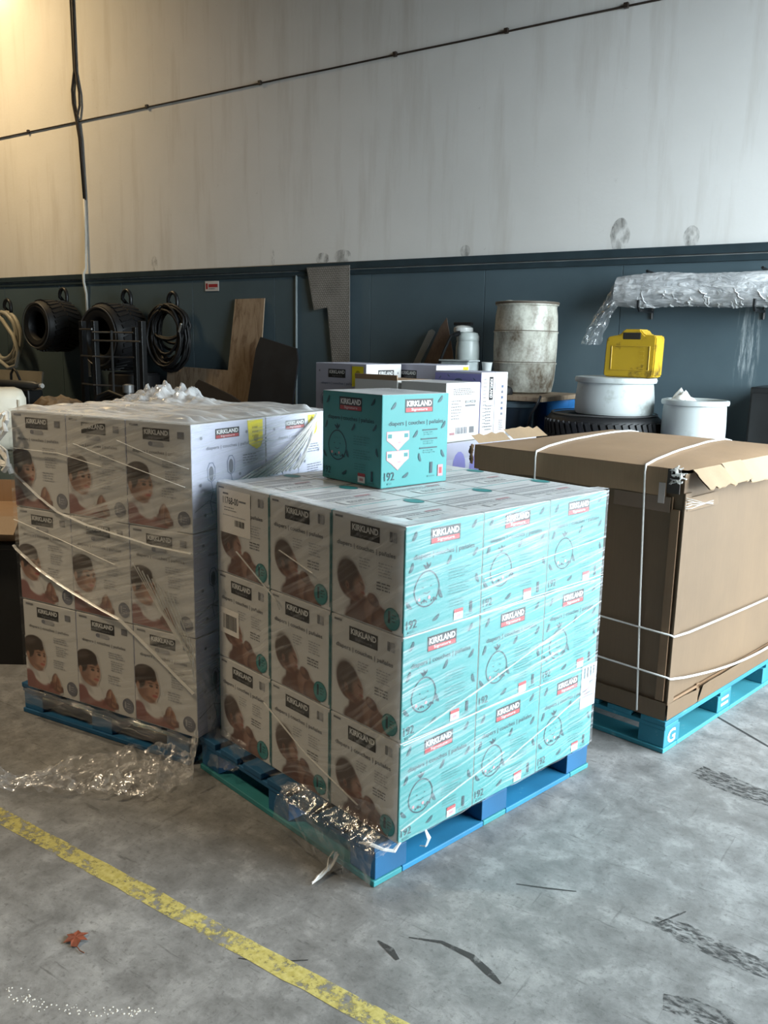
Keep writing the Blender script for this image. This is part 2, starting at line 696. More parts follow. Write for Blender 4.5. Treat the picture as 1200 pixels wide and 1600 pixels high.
def print_teal_back():
    p = Print(BW, BH)
    p.logo(.33, .055, .75, .20)
    p.text('diapers | couches | pañales', .10, .285, .92, .345, DT, .006)
    p.piece('diaper_picture', lambda: diaper(p, .235, .475))
    p.piece('diaper_picture', lambda: diaper(p, .235, .685))
    ink_leaves(p, [(.17, .125, 48), (.87, .07, 48), (.93, .355, 55), (.50, .44, 50), (.92, .68, -60), (.56, .70, -72), (.36, .885, 30)])
    for k, v in enumerate((.39, .49, .59)):
        p.rect(.60 - .02 * k, v, .83, v + .014, DT)
        p.lines(.62, v + .03, .80, 2, .024, MT, 10 + k)
    p.text('192', .045, .83, .19, .92, DT, .0)
    p.rect(.09, .945, .15, .965, MT)
    p.text('1', .725, .76, .765, .885, DT, .01)
    p.rect(.69, .91, .80, .925, MT)
    p.rect(.85, .80, .93, .93, PK)
    p.rect(.868, .83, .912, .90, RD)
    return p.mesh('back_print')


def print_white_front():
    p = Print(BW, BH)
    p.logo(.27, .065, .67, .205, K)
    p.rect(.05, .03, .16, .05, GY)
    p.rect(.80, .075, .835, .165, GY)
    p.rect(.845, .075, .895, .165, PG)
    p.text('diapers | couches | pañales', .08, .265, .88, .32, GY, .012)
    p.lines(.40, .38, .56, 4, .028, PG, 3)
    p.lines(.66, .38, .86, 5, .028, PG, 4)
    p.lines(.64, .56, .86, 3, .03, GY, 5, .012)
    p.ell(.85, .865, .105, .105, MT, 28)
    p.ell(.85, .865, .092, .092, TL, 28)
    p.text('1', .80, .795, .83, .91, DT, .015)
    p.lines(.85, .82, .92, 3, .03, DT, 6)
    p.rect(0, .03, .012, 1, MT)
    p.rect(.985, .03, 1, .96, MT)
    return p.mesh('front_print')


def print_white_top():
    p = Print(BDP, BW)
    p.rect(0, .485, 1, .50, GY)
    p.rect(0, .20, .62, .225, PG)
    p.rect(.05, .30, .80, .36, PG)
    p.lines(.06, .40, .9, 2, .035, PG, 4, .014)
    p.ell(.90, .16, .085, .125, MT, 24)
    p.ell(.90, .16, .075, .11, TL, 24)
    p.rect(.25, .735, .75, .93, GY)
    p.rect(.257, .745, .743, .92, W_)
    p.rect(.34, .79, .66, .875, GY)
    p.text('KIRKLAND', .36, .805, .64, .86, W_, .03)
    p.rect(.03, .60, .55, .635, PG)
    p.rect(.60, .60, .80, .64, PK)
    p.lines(.05, .67, .95, 1, .03, GY, 5, .016)
    p.rect(0, 0, 1, .012, MT)
    return p.mesh('top_print')


LW, LD_, LH = .328, .452, .4095


def print_toddler_front():
    p = Print(LW, LH)
    p.logo(.27, .055, .68, .165, K)
    p.rect(.06, .025, .20, .045, GY)
    p.rect(.80, .07, .90, .135, GY)
    p.rect(.815, .08, .86, .125, I_BADGE and BD)
    p.ell(.40, .20, .05, .022, BL, 14)
    p.rect(.40, .178, .56, .222, PG)
    p.ell(.56, .20, .03, .022, PG, 12)
    p.rect(.355, .185, .42, .216, BD)
    p.text('diapers | couches | pañales', .10, .262, .86, .30, GY, .012)
    p.lines(.56, .35, .88, 3, .024, PG, 2)
    p.lines(.60, .44, .84, 5, .024, PG, 4)
    p.lines(.54, .60, .80, 4, .026, PG, 5)
    p.ell(.87, .875, .095, .078, BD, 26)
    p.text('1', .815, .835, .84, .905, PG, .015)
    p.lines(.85, .85, .93, 3, .024, PG, 6)
    return p.mesh('front_print')


def bottle_art(p, u, v, s=1.0):
    w = .003
    p.stroke([(u - .045 * s, v), (u - .05 * s, v - .10 * s), (u - .02 * s, v - .15 * s), (u + .02 * s, v - .15 * s), (u + .05 * s, v - .10 * s), (u + .045 * s, v), (u, v + .03 * s)], w, BL, True)
    p.ell(u, v - .05 * s, .03 * s, .07 * s, BD, 14)
    p.stroke([(u, v + .03 * s), (u + .02, v + .12 * s), (u - .02, v + .22 * s), (u + .01, v + .34 * s)], w, BL)


def snow(p, u, v, r=.018):
    for k in range(3):
        a = PI * k / 3
        p.stroke([(u - r * math.cos(a), v - r * math.sin(a)), (u + r * math.cos(a), v + r * math.sin(a))], .004, BD)


def print_lav_side():
    p = Print(LD_, LH)
    p.logo(.30, .06, .62, .155)
    p.text('diapers | couches | pañales', .18, .215, .80, .255, BD, .006)
    bottle_art(p, .24, .52)
    bottle_art(p, .50, .48)
    for u, v in ((.12, .13), (.72, .12), (.10, .56), (.62, .52), (.86, .42), (.15, .85), (.42, .9), (.80, .75)):
        snow(p, u, v)
    p.lines(.66, .34, .92, 4, .026, BD, 2)
    p.lines(.66, .56, .92, 4, .026, BD, 3)
    p.stroke([(.02, .80), (.2, .72), (.38, .80), (.6, .70)], .003, BD)
    return p.mesh('side_print')


def print_grey_front(Wd, H):
    p = Print(Wd, H)
    p.logo(.26, .09, .60, .22, K)
    p.text('diapers | couches | pañales', .12, .29, .80, .335, BL, .008)
    snow(p, .08, .12)
    bottle_art(p, .16, .62)
    p.lines(.5, .42, .85, 5, .03, BD, 2)
    return p.mesh('front_print')


def print_white_side(D, H):
    p = Print(D, H)
    p.logo(.33, .09, .78, .235)
    snow(p, .90, .14)
    snow(p, .10, .20)
    p.lines(.2, .34, .8, 4, .03, PG, 2)
    return p.mesh('side_print')


# photographs on the boxes ------------------------------------------------
def sm(a, b, x):
    t = np.clip((x - a) / (b - a), 0, 1)
    return t * t * (3 - 2 * t)


def photo_mesh(name, Wd, H, u0, u1, v0, v1, nx, ny, layers, bg):
    """layers: (u, v, ru, rv, rot_deg, edge, rgb[, shade]) soft ellipses painted in order onto a point grid"""
    U, V = np.meshgrid(np.linspace(u0, u1, nx + 1), np.linspace(v0, v1, ny + 1))
    rgb = np.ones(U.shape + (3,)) * np.array(bg)
    al = np.zeros(U.shape)
    for L in layers:
        u, v, ru, rv, rot, edge, c = L[:7]
        x, y = (U - u) * Wd, (V - v) * H
        c0, s0 = math.cos(R(rot)), math.sin(R(rot))
        xr, yr = (x * c0 + y * s0) / (ru * Wd), (-x * s0 + y * c0) / (rv * H)
        a = 1 - sm(1 - edge, 1 + edge, np.sqrt(xr * xr + yr * yr))
        k = L[7] if len(L) > 7 else 1.0
        if k > 0:
            al = np.maximum(al, a * min(1, k) if k >= .99 else 0 * a) if k >= .99 else al
        rgb = rgb * (1 - (a * abs(k))[..., None]) + np.array(c) * (a * abs(k))[..., None]
    vs = [((U[j, i] - .5) * Wd, -.0004, (1 - V[j, i]) * H) for j in range(ny + 1) for i in range(nx + 1)]
    fs = []
    for j in range(ny):
        for i in range(nx):
            if al[j:j + 2, i:i + 2].max() > .02:
                a = j * (nx + 1) + i
                fs.append((a + nx + 1, a + nx + 2, a + 1, a))
    used = sorted({i for f in fs for i in f})
    re = {o: k for k, o in enumerate(used)}
    me = bpy.data.meshes.new(name)
    me.from_pydata([vs[i] for i in used], [], [tuple(re[i] for i in f) for f in fs])
    ca = me.color_attributes.new('print_color', 'FLOAT_COLOR', 'POINT')
    flat = rgb.reshape(-1, 3)[used]
    ca.data.foreach_set('color', np.concatenate([flat, np.ones((len(used), 1))], 1).astype(np.float32).ravel())
    me.materials.append(M_PHOTO)
    return me


SK, SKD, SKL = (.36, .20, .135), (.19, .10, .075), (.50, .31, .23)
HR, SHIRT = (.045, .028, .022), (.66, .64, .62)
WH = (.62, .61, .59)
NS, ND, NL = (.25, .14, .105), (.135, .072, .058), (.36, .22, .17)
newborn = photo_mesh('photo_print', BW, BH, 0.02, .86, .40, .985, 76, 64, [
    (.36, .99, .10, .20, 20, .12, ND), (.55, .93, .26, .20, 12, .10, NS), (.50, .97, .30, .16, 0, .10, ND),
    (.42, .86, .15, .13, 30, .15, ND), (.60, .86, .13, .13, 10, .15, NS), (.61, .84, .08, .07, 10, .5, NL, .6),
    (.44, .93, .06, .13, -10, .4, (.15, .07, .05), .8), (.72, .95, .14, .16, -25, .1, ND), (.70, .90, .08, .10, -25, .5, NS, .8),
    (.60, .745, .085, .055, 25, .12, ND), (.57, .73, .045, .035, 25, .4, NS, .8),
    (.26, .62, .165, .19, -28, .07, ND), (.33, .66, .145, .155, -30, .12, NS), (.25, .58, .15, .165, -25, .25, (.085, .06, .052)),
    (.20, .54, .09, .10, -20, .6, (.13, .095, .08), .5),
    (.40, .66, .07, .075, -25, .5, NL, .8), (.455, .655, .028, .032, 0, .2, NS), (.43, .625, .035, .010, 25, .4, (.10, .05, .04), .9),
    (.455, .71, .032, .014, 10, .35, (.30, .08, .07), .9), (.42, .735, .05, .03, 0, .4, NS, .8), (.235, .68, .025, .04, -20, .3, NS, .9),
    (.235, .68, .012, .022, -20, .4, (.14, .06, .05), .9), (.35, .77, .10, .03, 20, .5, (.14, .06, .045), .8)], WH)
toddler = photo_mesh('photo_print', LW, LH, 0.0, .70, .36, .985, 70, 78, [
    (.12, .90, .20, .12, 15, .10, (.30, .14, .12)), (.30, .97, .34, .09, 0, .10, (.30, .14, .12)),
    (.24, .80, .20, .09, 35, .14, SHIRT), (.10, .74, .12, .10, 10, .14, SHIRT), (.14, .78, .13, .035, 38, .4, (.42, .40, .40), .7),
    (.05, .90, .12, .12, 0, .15, (.26, .12, .11)),
    (.58, .905, .135, .055, 14, .10, SKD), (.545, .845, .062, .095, 14, .10, SKD), (.605, .86, .055, .085, -16, .10, SK), (.55, .835, .036, .07, 12, .35, SK, .8), (.575, .81, .022, .045, 0, .3, SKL, .7), (.575, .87, .010, .06, 4, .5, (.12, .055, .045), .8), (.63, .90, .06, .018, 20, .4, (.13, .06, .05), .6),
    (.50, .90, .10, .025, -35, .4, (.18, .07, .06), .7), (.60, .83, .018, .05, -15, .4, (.2, .08, .06), .7),
    (.24, .715, .10, .06, 0, .2, SKD),
    (.21, .60, .19, .165, -6, .05, SK), (.26, .66, .145, .10, -10, .3, SKL, .55), (.12, .62, .09, .12, 0, .5, SKD, .7),
    (.165, .465, .185, .085, -4, .08, HR), (.075, .53, .10, .11, 0, .12, HR), (.29, .49, .075, .05, 30, .2, HR), (.10, .45, .10, .04, -15, .5, (.11, .08, .07), .6),
    (.255, .565, .05, .010, -4, .5, (.08, .04, .03), .85), (.365, .565, .026, .010, 8, .5, (.08, .04, .03), .85),
    (.265, .592, .034, .014, 0, .35, (.02, .012, .01), .95), (.362, .592, .018, .013, 0, .35, (.02, .012, .01), .95),
    (.345, .635, .030, .035, 10, .4, SKL, .9), (.355, .652, .022, .010, 0, .4, (.22, .09, .07), .8),
    (.325, .690, .045, .013, 0, .35, (.42, .11, .10), .95), (.25, .735, .09, .022, 20, .5, SKD, .7), (.045, .615, .028, .038, 0, .25, SK, .95)], WH)


# ------------------------------------------------------------------ setting
YW = 6.7634
n = N('painted_beige_concrete_wall')
v = n.coord('Object')
a = n.noise(v, .55, 6, .6)
b = n.noise(n.coord('Object', (3.2, 1, .35)), 1.6, 6, .6)
c = n.ramp(a, [(.3, (.77, .765, .74, 1)), (.7, (.87, .865, .845, 1))])
c = n.mix(n.ramp(b, [(.52, 0), (.75, .35)]), c, (.50, .45, .38, 1))
sp = n.noise(v, 9, 6, .7)
c = n.mix(n.ramp(sp, [(.68, 0), (.74, .5)]), c, (.36, .33, .29, 1))
n.link(c, n.b.inputs['Base Color'])
n.bump(n.noise(v, 30, 5), .12, .01)
M_WALL = n.done(.75)
M_PANEL = None
n = N('slate_blue_panel_paint')
v = n.coord('Object')
c = n.ramp(n.noise(v, 1.3, 6, .6), [(.3, (.075, .112, .132, 1)), (.72, (.098, .142, .166, 1))])
c = n.mix(n.ramp(n.noise(n.coord('Object', (9, 1, .8)), 2.0, 6, .7), [(.66, 0), (.80, .25)]), c, (.15, .18, .19, 1))
n.link(c, n.b.inputs['Base Color'])
M_PANEL = n.done(.42)
# the same paint with a whitish run down it (one panel only)
n = N('slate_blue_panel_paint_with_white_run')
v = n.coord('Object')
c = n.ramp(n.noise(v, 1.3, 6, .6), [(.3, (.075, .112, .132, 1)), (.72, (.098, .142, .166, 1))])
tc = n.new('ShaderNodeTexCoord')
sx = n.new('ShaderNodeSeparateXYZ')
n.link(tc.outputs['Object'], sx.inputs[0])
mx = n.ramp(n.math('ABSOLUTE', n.math('ADD', sx.outputs[0], 1.52)), [(.05, 1), (.09, 0)])
mz = n.ramp(n.math('ABSOLUTE', n.math('ADD', sx.outputs[2], -1.72)), [(.16, 1), (.32, 0)])
ms = n.ramp(n.noise(n.coord('Object', (26, 1, 2.2)), 1.5, 6, .7), [(.48, 0), (.62, 1)])
n.link(n.mix(n.math('MULTIPLY', n.math('MULTIPLY', mx, mz), n.math('MULTIPLY', ms, .75)), c, (.50, .56, .58, 1)), n.b.inputs['Base Color'])
M_PANEL_RUN = n.done(.42)
M_RAIL = simple('dark_slate_rail_paint', (.035, .055, .066, 1), .35, var=.2)

# floor ---------------------------------------------------------------
n = N('worn_concrete_floor')
v = n.coord('Object')
big = n.noise(v, .7, 6, .6)
med = n.noise(v, 7.5, 9, .72, .3)
fine = n.noise(v, 55, 7, .75)
scr = n.noise(n.coord('Object', (3, 26, 1), (0, 0, R(28))), 1.6, 6, .7)
c = n.ramp(big, [(.3, (.165, .163, .158, 1)), (.7, (.31, .31, .306, 1))])
c = n.mix(n.ramp(med, [(.34, .6), (.56, 0)]), c, (.075, .074, .071, 1))
c = n.mix(n.ramp(med, [(.54, 0), (.72, .5)]), c, (.46, .455, .44, 1))
c = n.mix(n.ramp(fine, [(.54, 0), (.66, .6)]), c, (.08, .078, .074, 1))
c = n.mix(n.ramp(scr, [(.60, 0), (.68, .6)]), c, (.06, .058, .055, 1))
scr2 = n.noise(n.coord('Object', (30, 2.4, 1), (0, 0, R(-35))), 1.3, 6, .7)
c = n.mix(n.ramp(scr2, [(.62, 0), (.70, .5)]), c, (.07, .068, .065, 1))
n.link(c, n.b.inputs['Base Color'])
n.link(n.ramp(med, [(.3, .42), (.7, .62)]), n.b.inputs['Roughness'])
n.bump(n.math('ADD', fine, n.math('MULTIPLY', med, 1.5)), .25, .004)
M_FLOOR = n.done(.5, 0, .4)

mb = MB()
mb.box((-17, -7, -.2), (DOOR_X + .4, 6.9, 0))
floor = struct(build(mb, 'floor', M_FLOOR))
mb = MB()
mb.box((DOOR_X + .4, -30, -.2), (45, 40, -.01))
struct(build(mb, 'ground', simple('wet_asphalt', (.07, .07, .072, 1), .7)))
mb = MB()
mb.box((-17, YW, 0), (DOOR_X + .2, YW + .25, 7.6))
wall_back = struct(build(mb, 'wall_back', M_WALL))
mb = MB()
mb.box((-17.2, -7, 0), (-17, 6.9, 7.6))
M_WALL_D = simple('dark_slate_wall_paint', (.085, .09, .095, 1), .6, var=.1)
struct(build(mb, 'wall_left', M_WALL_D))
mb = MB()
mb.box((-17, -7.2, 0), (DOOR_X + .2, -7, 7.6))
struct(build(mb, 'wall_front', M_WALL_D))
mb = MB()   # right-hand wall with the bay door opening
mb.box((DOOR_X, -7, 0), (DOOR_X + .2, DOOR_Y0, 7.6))
mb.box((DOOR_X, DOOR_Y1, 0), (DOOR_X + .2, 6.76, 7.6))
mb.box((DOOR_X, DOOR_Y0, DOOR_H), (DOOR_X + .2, DOOR_Y1, 7.6))
struct(build(mb, 'wall_right', M_WALL))
mb = MB()
mb.box((-17.2, -7.2, 7.6), (DOOR_X + .2, 7.0, 7.8))
struct(build(mb, 'ceiling', simple('grey_roof_deck', (.07, .068, .065, 1), .8, var=.1)))

# panels on the lower wall: each 1.22 m sheet is a piece of the wall
xs = [-2.50 + 1.22 * k for k in range(-12, 3)] + [DOOR_X]
for i in range(len(xs) - 1):
    mb = MB()
    mb.box((xs[i] + .0025, YW - .02, .01), (xs[i + 1] - .0025, YW - .001, 2.36), bev=.002)
    build(mb, 'panel', M_PANEL_RUN if xs[i] < -1.5 < xs[i + 1] else M_PANEL, wall_back)
mb = MB()
mb.box((-17, YW - .05, 2.375), (DOOR_X, YW - .001, 2.44), bev=.006)
mb.box((-17, YW - .034, 2.32), (DOOR_X, YW - .021, 2.365), bev=.004)
struct(build(mb, 'trim_1', M_RAIL))
mb = MB()
mb.tube([(-5.862, YW - .03, .05), (-5.862, YW - .03, 2.33)], .012, 8)
struct(build(mb, 'trim_2', simple('grey_conduit', (.22, .26, .27, 1), .4)))
# stains where things were once fixed above the rail
n = N('grimy_wall_stain')
v = n.coord('Object')
g = n.ramp(n.noise(n.coord('Object', (1, 1, .5)), 16, 5, .6), [(.40, 0), (.66, .6)])
tr = n.new('ShaderNodeBsdfTransparent')
ms = n.new('ShaderNodeMixShader')
n.b.inputs['Base Color'].default_value = (.30, .29, .27, 1)
n.link(g, ms.inputs[0])
n.link(tr.outputs[0], ms.inputs[1])
n.link(n.b.outputs[0], ms.inputs[2])
n.link(ms.outputs[0], n.out.inputs['Surface'])
M_STAIN = n.done(.8)
for x, w, h in ((-8.02, .10, .17), (-5.55, .17, .10), (-5.30, .22, .12), (-3.94, .10, .10), (-2.55, .16, .24), (-2.0, .12, .15), (-6.2, .04, .16)):
    mb = MB()
    pts = [(x + w * .5 * math.cos(2 * PI * k / 14) * (1 + .2 * nz(k * 1.3, x)), 2.44 + max(0, h * (.45 + .55 * math.sin(2 * PI * k / 14)))) for k in range(14)]
    mb.add([(p[0], YW - .0015, p[1]) for p in pts], [tuple(range(14))])
    build(mb, 'wall_stain', M_STAIN, wall_back, fix=False)

# yellow floor line
n = N('worn_yellow_floor_paint')
v = n.coord('Object')
g = n.noise(v, 26, 8, .72)
g2 = n.noise(v, 4, 4, .6)
m = n.ramp(n.math('ADD', n.math('MULTIPLY', g, .75), n.math('MULTIPLY', g2, .35)), [(.475, .0), (.57, .92)])
c = n.ramp(n.noise(v, 60, 4), [(.3, (.40, .335, .08, 1)), (.7, (.60, .53, .19, 1))])
n.link(c, n.b.inputs['Base Color'])
tr = n.new('ShaderNodeBsdfTransparent')
ms = n.new('ShaderNodeMixShader')
n.link(m, ms.inputs[0])
n.link(tr.outputs[0], ms.inputs[1])
n.link(n.b.outputs[0], ms.inputs[2])
n.link(ms.outputs[0], n.out.inputs['Surface'])
M_YLINE = n.done(.6)
mb = MB()
cnt = 90
for k in range(cnt):
    x0, x1 = -4.6 + 5.6 * k / cnt, -4.6 + 5.6 * (k + 1) / cnt
    f = lambda x, s: 1.543 + (x + 2.7) * .026 + (0.002 if s else -.064) + .006 * nz(x * 9, s * 7) + .003 * nz(x * 40, s * 3)
    mb.add([(x0, f(x0, 0), .001), (x1, f(x1, 0), .001), (x1, f(x1, 1), .001), (x0, f(x0, 1), .001)], [(0, 1, 2, 3)])
tag(build(mb, 'floor_line', M_YLINE, fix=False), 'worn yellow painted line running diagonally across the grey concrete floor', 'floor marking')


# dark marks on the concrete (flat grime and rubber left on the floor)
def grime_mat(name, col, scale, stretch, lo, hi, rot=0):
    n = N(name)
    g = n.ramp(n.noise(n.coord('Object', stretch, (0, 0, rot)), scale, 7, .7, .5), [(lo, 0), (hi, .92)])
    n.b.inputs['Base Color'].default_value = col
    tr = n.new('ShaderNodeBsdfTransparent')
    ms = n.new('ShaderNodeMixShader')
    n.link(g, ms.inputs[0])
    n.link(tr.outputs[0], ms.inputs[1])
    n.link(n.b.outputs[0], ms.inputs[2])
    n.link(ms.outputs[0], n.out.inputs['Surface'])
    return n.done(.7)


M_RUB = grime_mat('rubber_grime', (.035, .035, .034, 1), 30, (1, 2.4, 1), .45, .62, R(20))
M_SCUFF = grime_mat('dark_scuff', (.035, .034, .032, 1), 30, (1, 1, 1), .30, .5)


def blob(mb, pts, wid, z=.0008):
    L = len(pts)
    vs, fs = [], []
    for i, p in enumerate(pts):
        a, b = Vector(pts[max(0, i - 1)]), Vector(pts[min(L - 1, i + 1)])
        t = (b - a).normalized()
        nn = Vector((-t.y, t.x)) * (wid[i] if hasattr(wid, '__len__') else wid)
        vs += [(p[0] + nn.x, p[1] + nn.y, z), (p[0] - nn.x, p[1] - nn.y, z)]
    for i in range(L - 1):
        fs.append((2 * i, 2 * i + 1, 2 * i + 3, 2 * i + 2))
    mb.add(vs, fs)


def mark(name, pts, wid, m):
    mb = MB()
    blob(mb, pts, wid)
    build(mb, name, m, floor, fix=False)


mark('tyre_mark', [(-.64, 2.36), (-.55, 2.36), (-.45, 2.345), (-.35, 2.34), (-.25, 2.34)], [.02, .045, .04, .04, .03], M_RUB)
mark('tyre_mark', [(-.51, 2.05), (-.44, 2.07), (-.38, 2.07), (-.34, 2.06)], [.03, .04, .04, .03], M_RUB)
mark('tyre_mark', [(-.80, 3.40), (-.70, 3.37), (-.58, 3.34), (-.45, 3.33)], [.05, .07, .06, .06], M_RUB)
mark('scuff_mark', [(-1.186, 1.855), (-1.10, 1.895), (-1.00, 1.895), (-.93, 1.868), (-.885, 1.85)], [.002, .006, .011, .012, .004], M_SCUFF)
mark('scuff_mark', [(-.62, 2.36), (-.585, 2.43), (-.57, 2.46)], [.002, .004, .002], M_SCUFF)
mark('scuff_mark', [(-1.05, 2.27), (-.96, 2.31), (-.88, 2.35)], [.002, .004, .002], M_SCUFF)
mark('scuff_mark', [(-1.25, 1.79), (-1.20, 1.78), (-1.16, 1.76)], [.003, .012, .006], M_SCUFF)
mark('scuff_mark', [(-1.52, 1.50), (-1.44, 1.54), (-1.36, 1.61)], [.002, .004, .002], M_SCUFF)
# saw-cut joint in the slab
mb = MB()
blob(mb, [(-2.0, 4.60), (-.92, 4.02), (-.60, 3.80), (1.0, 2.75)], .007)
build(mb, 'slab_joint', simple('joint_grime', (.03, .03, .03, 1), .8), floor, fix=False)
# white paint drips
mb = MB()
rr = random.Random(3)
for k in range(110):
    t = rr.random()
    x = -2.0 + t * .46 + rr.gauss(0, .008)
    y = 1.035 + .17 * t - .05 * math.sin(t * PI) + rr.gauss(0, .010) + .04 * t
    r = rr.uniform(.0012, .0036)
    mb.lathe([(r, 0.0002), (r * .6, .0012)], 6, mat=Matrix.Translation((x, y, 0)))
o = build(mb, 'paint_drips', simple('white_paint_drip', (.72, .70, .64, 1), .5))
o['kind'] = 'stuff'
tag(o, 'trail of small white paint drips on the concrete floor', 'paint drips')

# dry brown leaf
mb = MB()
rim = [(0, -.040), (.012, -.022), (.030, -.022), (.020, -.006), (.036, .008), (.016, .012), (.010, .034), (-.004, .016), (-.022, .026), (-.018, .006), (-.034, -.006), (-.014, -.014), (-.016, -.030)]
vs = [(0, 0, .010)] + [(x, y, .003 + .010 * abs(nz(x * 60, y * 60)) + .006 * (k % 2)) for k, (x, y) in enumerate(rim)]
L = len(rim)
fs = [(0, 1 + k, 1 + (k + 1) % L) for k in range(L)]
vs2 = [(x, y, z - .0012) for x, y, z in vs]
mb.add(vs + vs2, fs + [tuple(i + L + 1 for i in reversed(f)) for f in fs])
lf = thing('dry_leaf', 'crumpled rust brown dry leaf lying on the floor left of the yellow line', 'leaf', (-1.945, 1.278, 0), R(60))
build(mb, 'blade', simple('rust_leaf', (.22, .055, .025, 1), .7, var=.4, scale=40), lf, fix=False)
mb = MB()
mb.tube([(0, -.038, .005), (.006, -.058, .004), (.016, -.072, .004)], .0016, 6)
build(mb, 'stem', simple('leaf_stem', (.16, .06, .03, 1), .7), lf)


# ------------------------------------------------------------------ pallets
def pallet(name, label, org, t, W, D, body, edge, side, long_edge=None):
    """block pallet; local x from -W..0, y 0..D"""
    p = thing(name, label, 'pallet', (org[0], org[1], 0), t)
    def bx(nm, lo, hi, m, b=.003):
        mb = MB()
        c = [(lo[i] + hi[i]) / 2 for i in range(3)]
        mb.box([lo[i] - c[i] for i in range(3)], [hi[i] - c[i] for i in range(3)], bev=b)
        return build(mb, nm, m, p, loc=c)
    bw = .125
    # bottom boards: perimeter and middle
    for y in (0, (D - bw) / 2, D - bw):
        bx('bottom_board', (-W, y, 0.001), (0, y + bw, .021), edge)
    for x in (-W, -(W + bw) / 2, -bw):
        for y0, y1 in ((bw + .002, (D - bw) / 2 - .002), ((D + bw) / 2 + .002, D - bw - .002)):
            bx('bottom_board', (x, y0, .001), (x + bw, y1, .021), long_edge or edge)
    for x in (-W + .004, -(W + .12) / 2, -.124):
        for y in (.008, (D - .14) / 2, D - .148):
            bx('block', (x, y, .0215), (x + .12, y + .14, .1015), side)
    for y in (.004, (D - .12) / 2, D - .124):
        bx('stringer_board', (-W, y, .102), (0, y + .12, .121), body)
    for k in range(7):
        x = -W + k * (W - .115) / 6
        bx('deck_board', (x, 0, .1215), (x + .115, D, .1435), body)
    return p


A1, T1 = (-1.3459, 2.0287), R(-11.485)
A2, T2 = (-2.3879, 2.1564), R(6.1718)
A3, T3 = (-.9613, 3.4591), R(-9.7186)


def loc1(x, y):
    return rot_to((x, y, 0), T1, A1)


pallet('wooden_pallet', 'blue wooden pallet under the nearest stack of teal cartons', loc1(-.045, -.060), T1, 1.03, 1.19, M_PBLUE, M_PTEAL2, M_PBLUE, M_PBLUE2)
pallet('wooden_pallet', 'blue wooden pallet under the film-wrapped left stack', rot_to((-.072, .022, 0), T2, A2), T2, .99, 1.10, M_PBLUE, M_PBLUE, M_PBLUE)
pal3 = pallet('wooden_pallet', 'teal wooden pallet under the big brown carton', rot_to((.006, -.006, 0), T3, A3), T3, 1.08, 1.20, M_PTEAL, M_PEDGE, M_PTEAL)
# white stencil marks on two blocks of the teal pallet
pr = Print(.14, .08)
pr.text('G', .22, .12, .72, .90, W_, .02)
me = pr.mesh('stencil_mark')
link('stencil_mark', me, pal3, (.0012 - .004, .008 + .07, .0215), (0, 0, R(90)))
pr = Print(.14, .08)
pr.rect(.25, .2, .80, .36, W_)
pr.rect(.25, .55, .80, .72, W_)
link('stencil_mark', pr.mesh('stencil_mark'), pal3, (.0012 - .004, .60, .0215), (0, 0, R(90)))


# ------------------------------------------------------------------ cartons
def carton_mesh(w, d, h, mats, bulge=.003):
    """mats: front/back, sides, top/bottom"""
    bm = bmesh.new()
    bmesh.ops.create_cube(bm, size=1)
    for v in bm.verts:
        v.co = Vector((v.co.x * w, v.co.y * d, (v.co.z + .5) * h))
    bmesh.ops.bevel(bm, geom=bm.edges[:], offset=.0035, segments=2, affect='EDGES', profile=.5)
    bm.normal_update()
    for f in bm.faces:
        nn = f.normal
        f.material_index = 2 if abs(nn.z) > .75 else ((3 if nn.y > 0 and len(mats) > 3 else 0) if abs(nn.y) > .75 else 1)
    me = bpy.data.meshes.new('carton')
    bm.to_mesh(me)
    bm.free()
    for m in mats:
        me.materials.append(m)
    return me


ME_BOX = carton_mesh(BW, BDP, BH, [M_WHITE, M_TEAL, M_TOP, simple('unseen_grey_back', (.26, .25, .235, 1), .6)])  # unseen grey backs, added to weaken light bounced onto the bulk carton
ME_LONE = carton_mesh(BW, BDP, BH, [M_TEAL, M_TEAL, M_TOP])
ME_LBOX = carton_mesh(LW, LD_, LH, [M_WHITE, M_LAV, M_WHITE])
P_SIDE, P_BACK, P_FRONT, P_TOP = print_teal_side(), print_teal_back(), print_white_front(), print_white_top()
P_TOD, P_LAV = print_toddler_front(), print_lav_side()


def nappy_box(mesh, w, d, h, label, group, org, t, lx, ly, z, front=None, side=None, top=None, back=None, photo=None, jit=.0012):
    b = thing('diaper_box', label, 'box', rot_to((lx, ly, z), t, org), t + R(random.uniform(-.25, .25)), group)
    link('carton', mesh, b)
    e = .0007
    if front:
        link('front_print', front, b, (0, -d / 2 - e, 0))
    if photo:
        link('photo_print', photo, b, (0, -d / 2 - e, 0))
    if side:
        link('side_print', side, b, (w / 2 + e, 0, 0), (0, 0, R(90)))
    if back:
        link('back_print', back, b, (0, d / 2 + e, 0), (0, 0, PI))
    if top:
        link('top_print', top, b, (w / 2, 0, h + e), (R(-90), 0, R(90)))
    return b


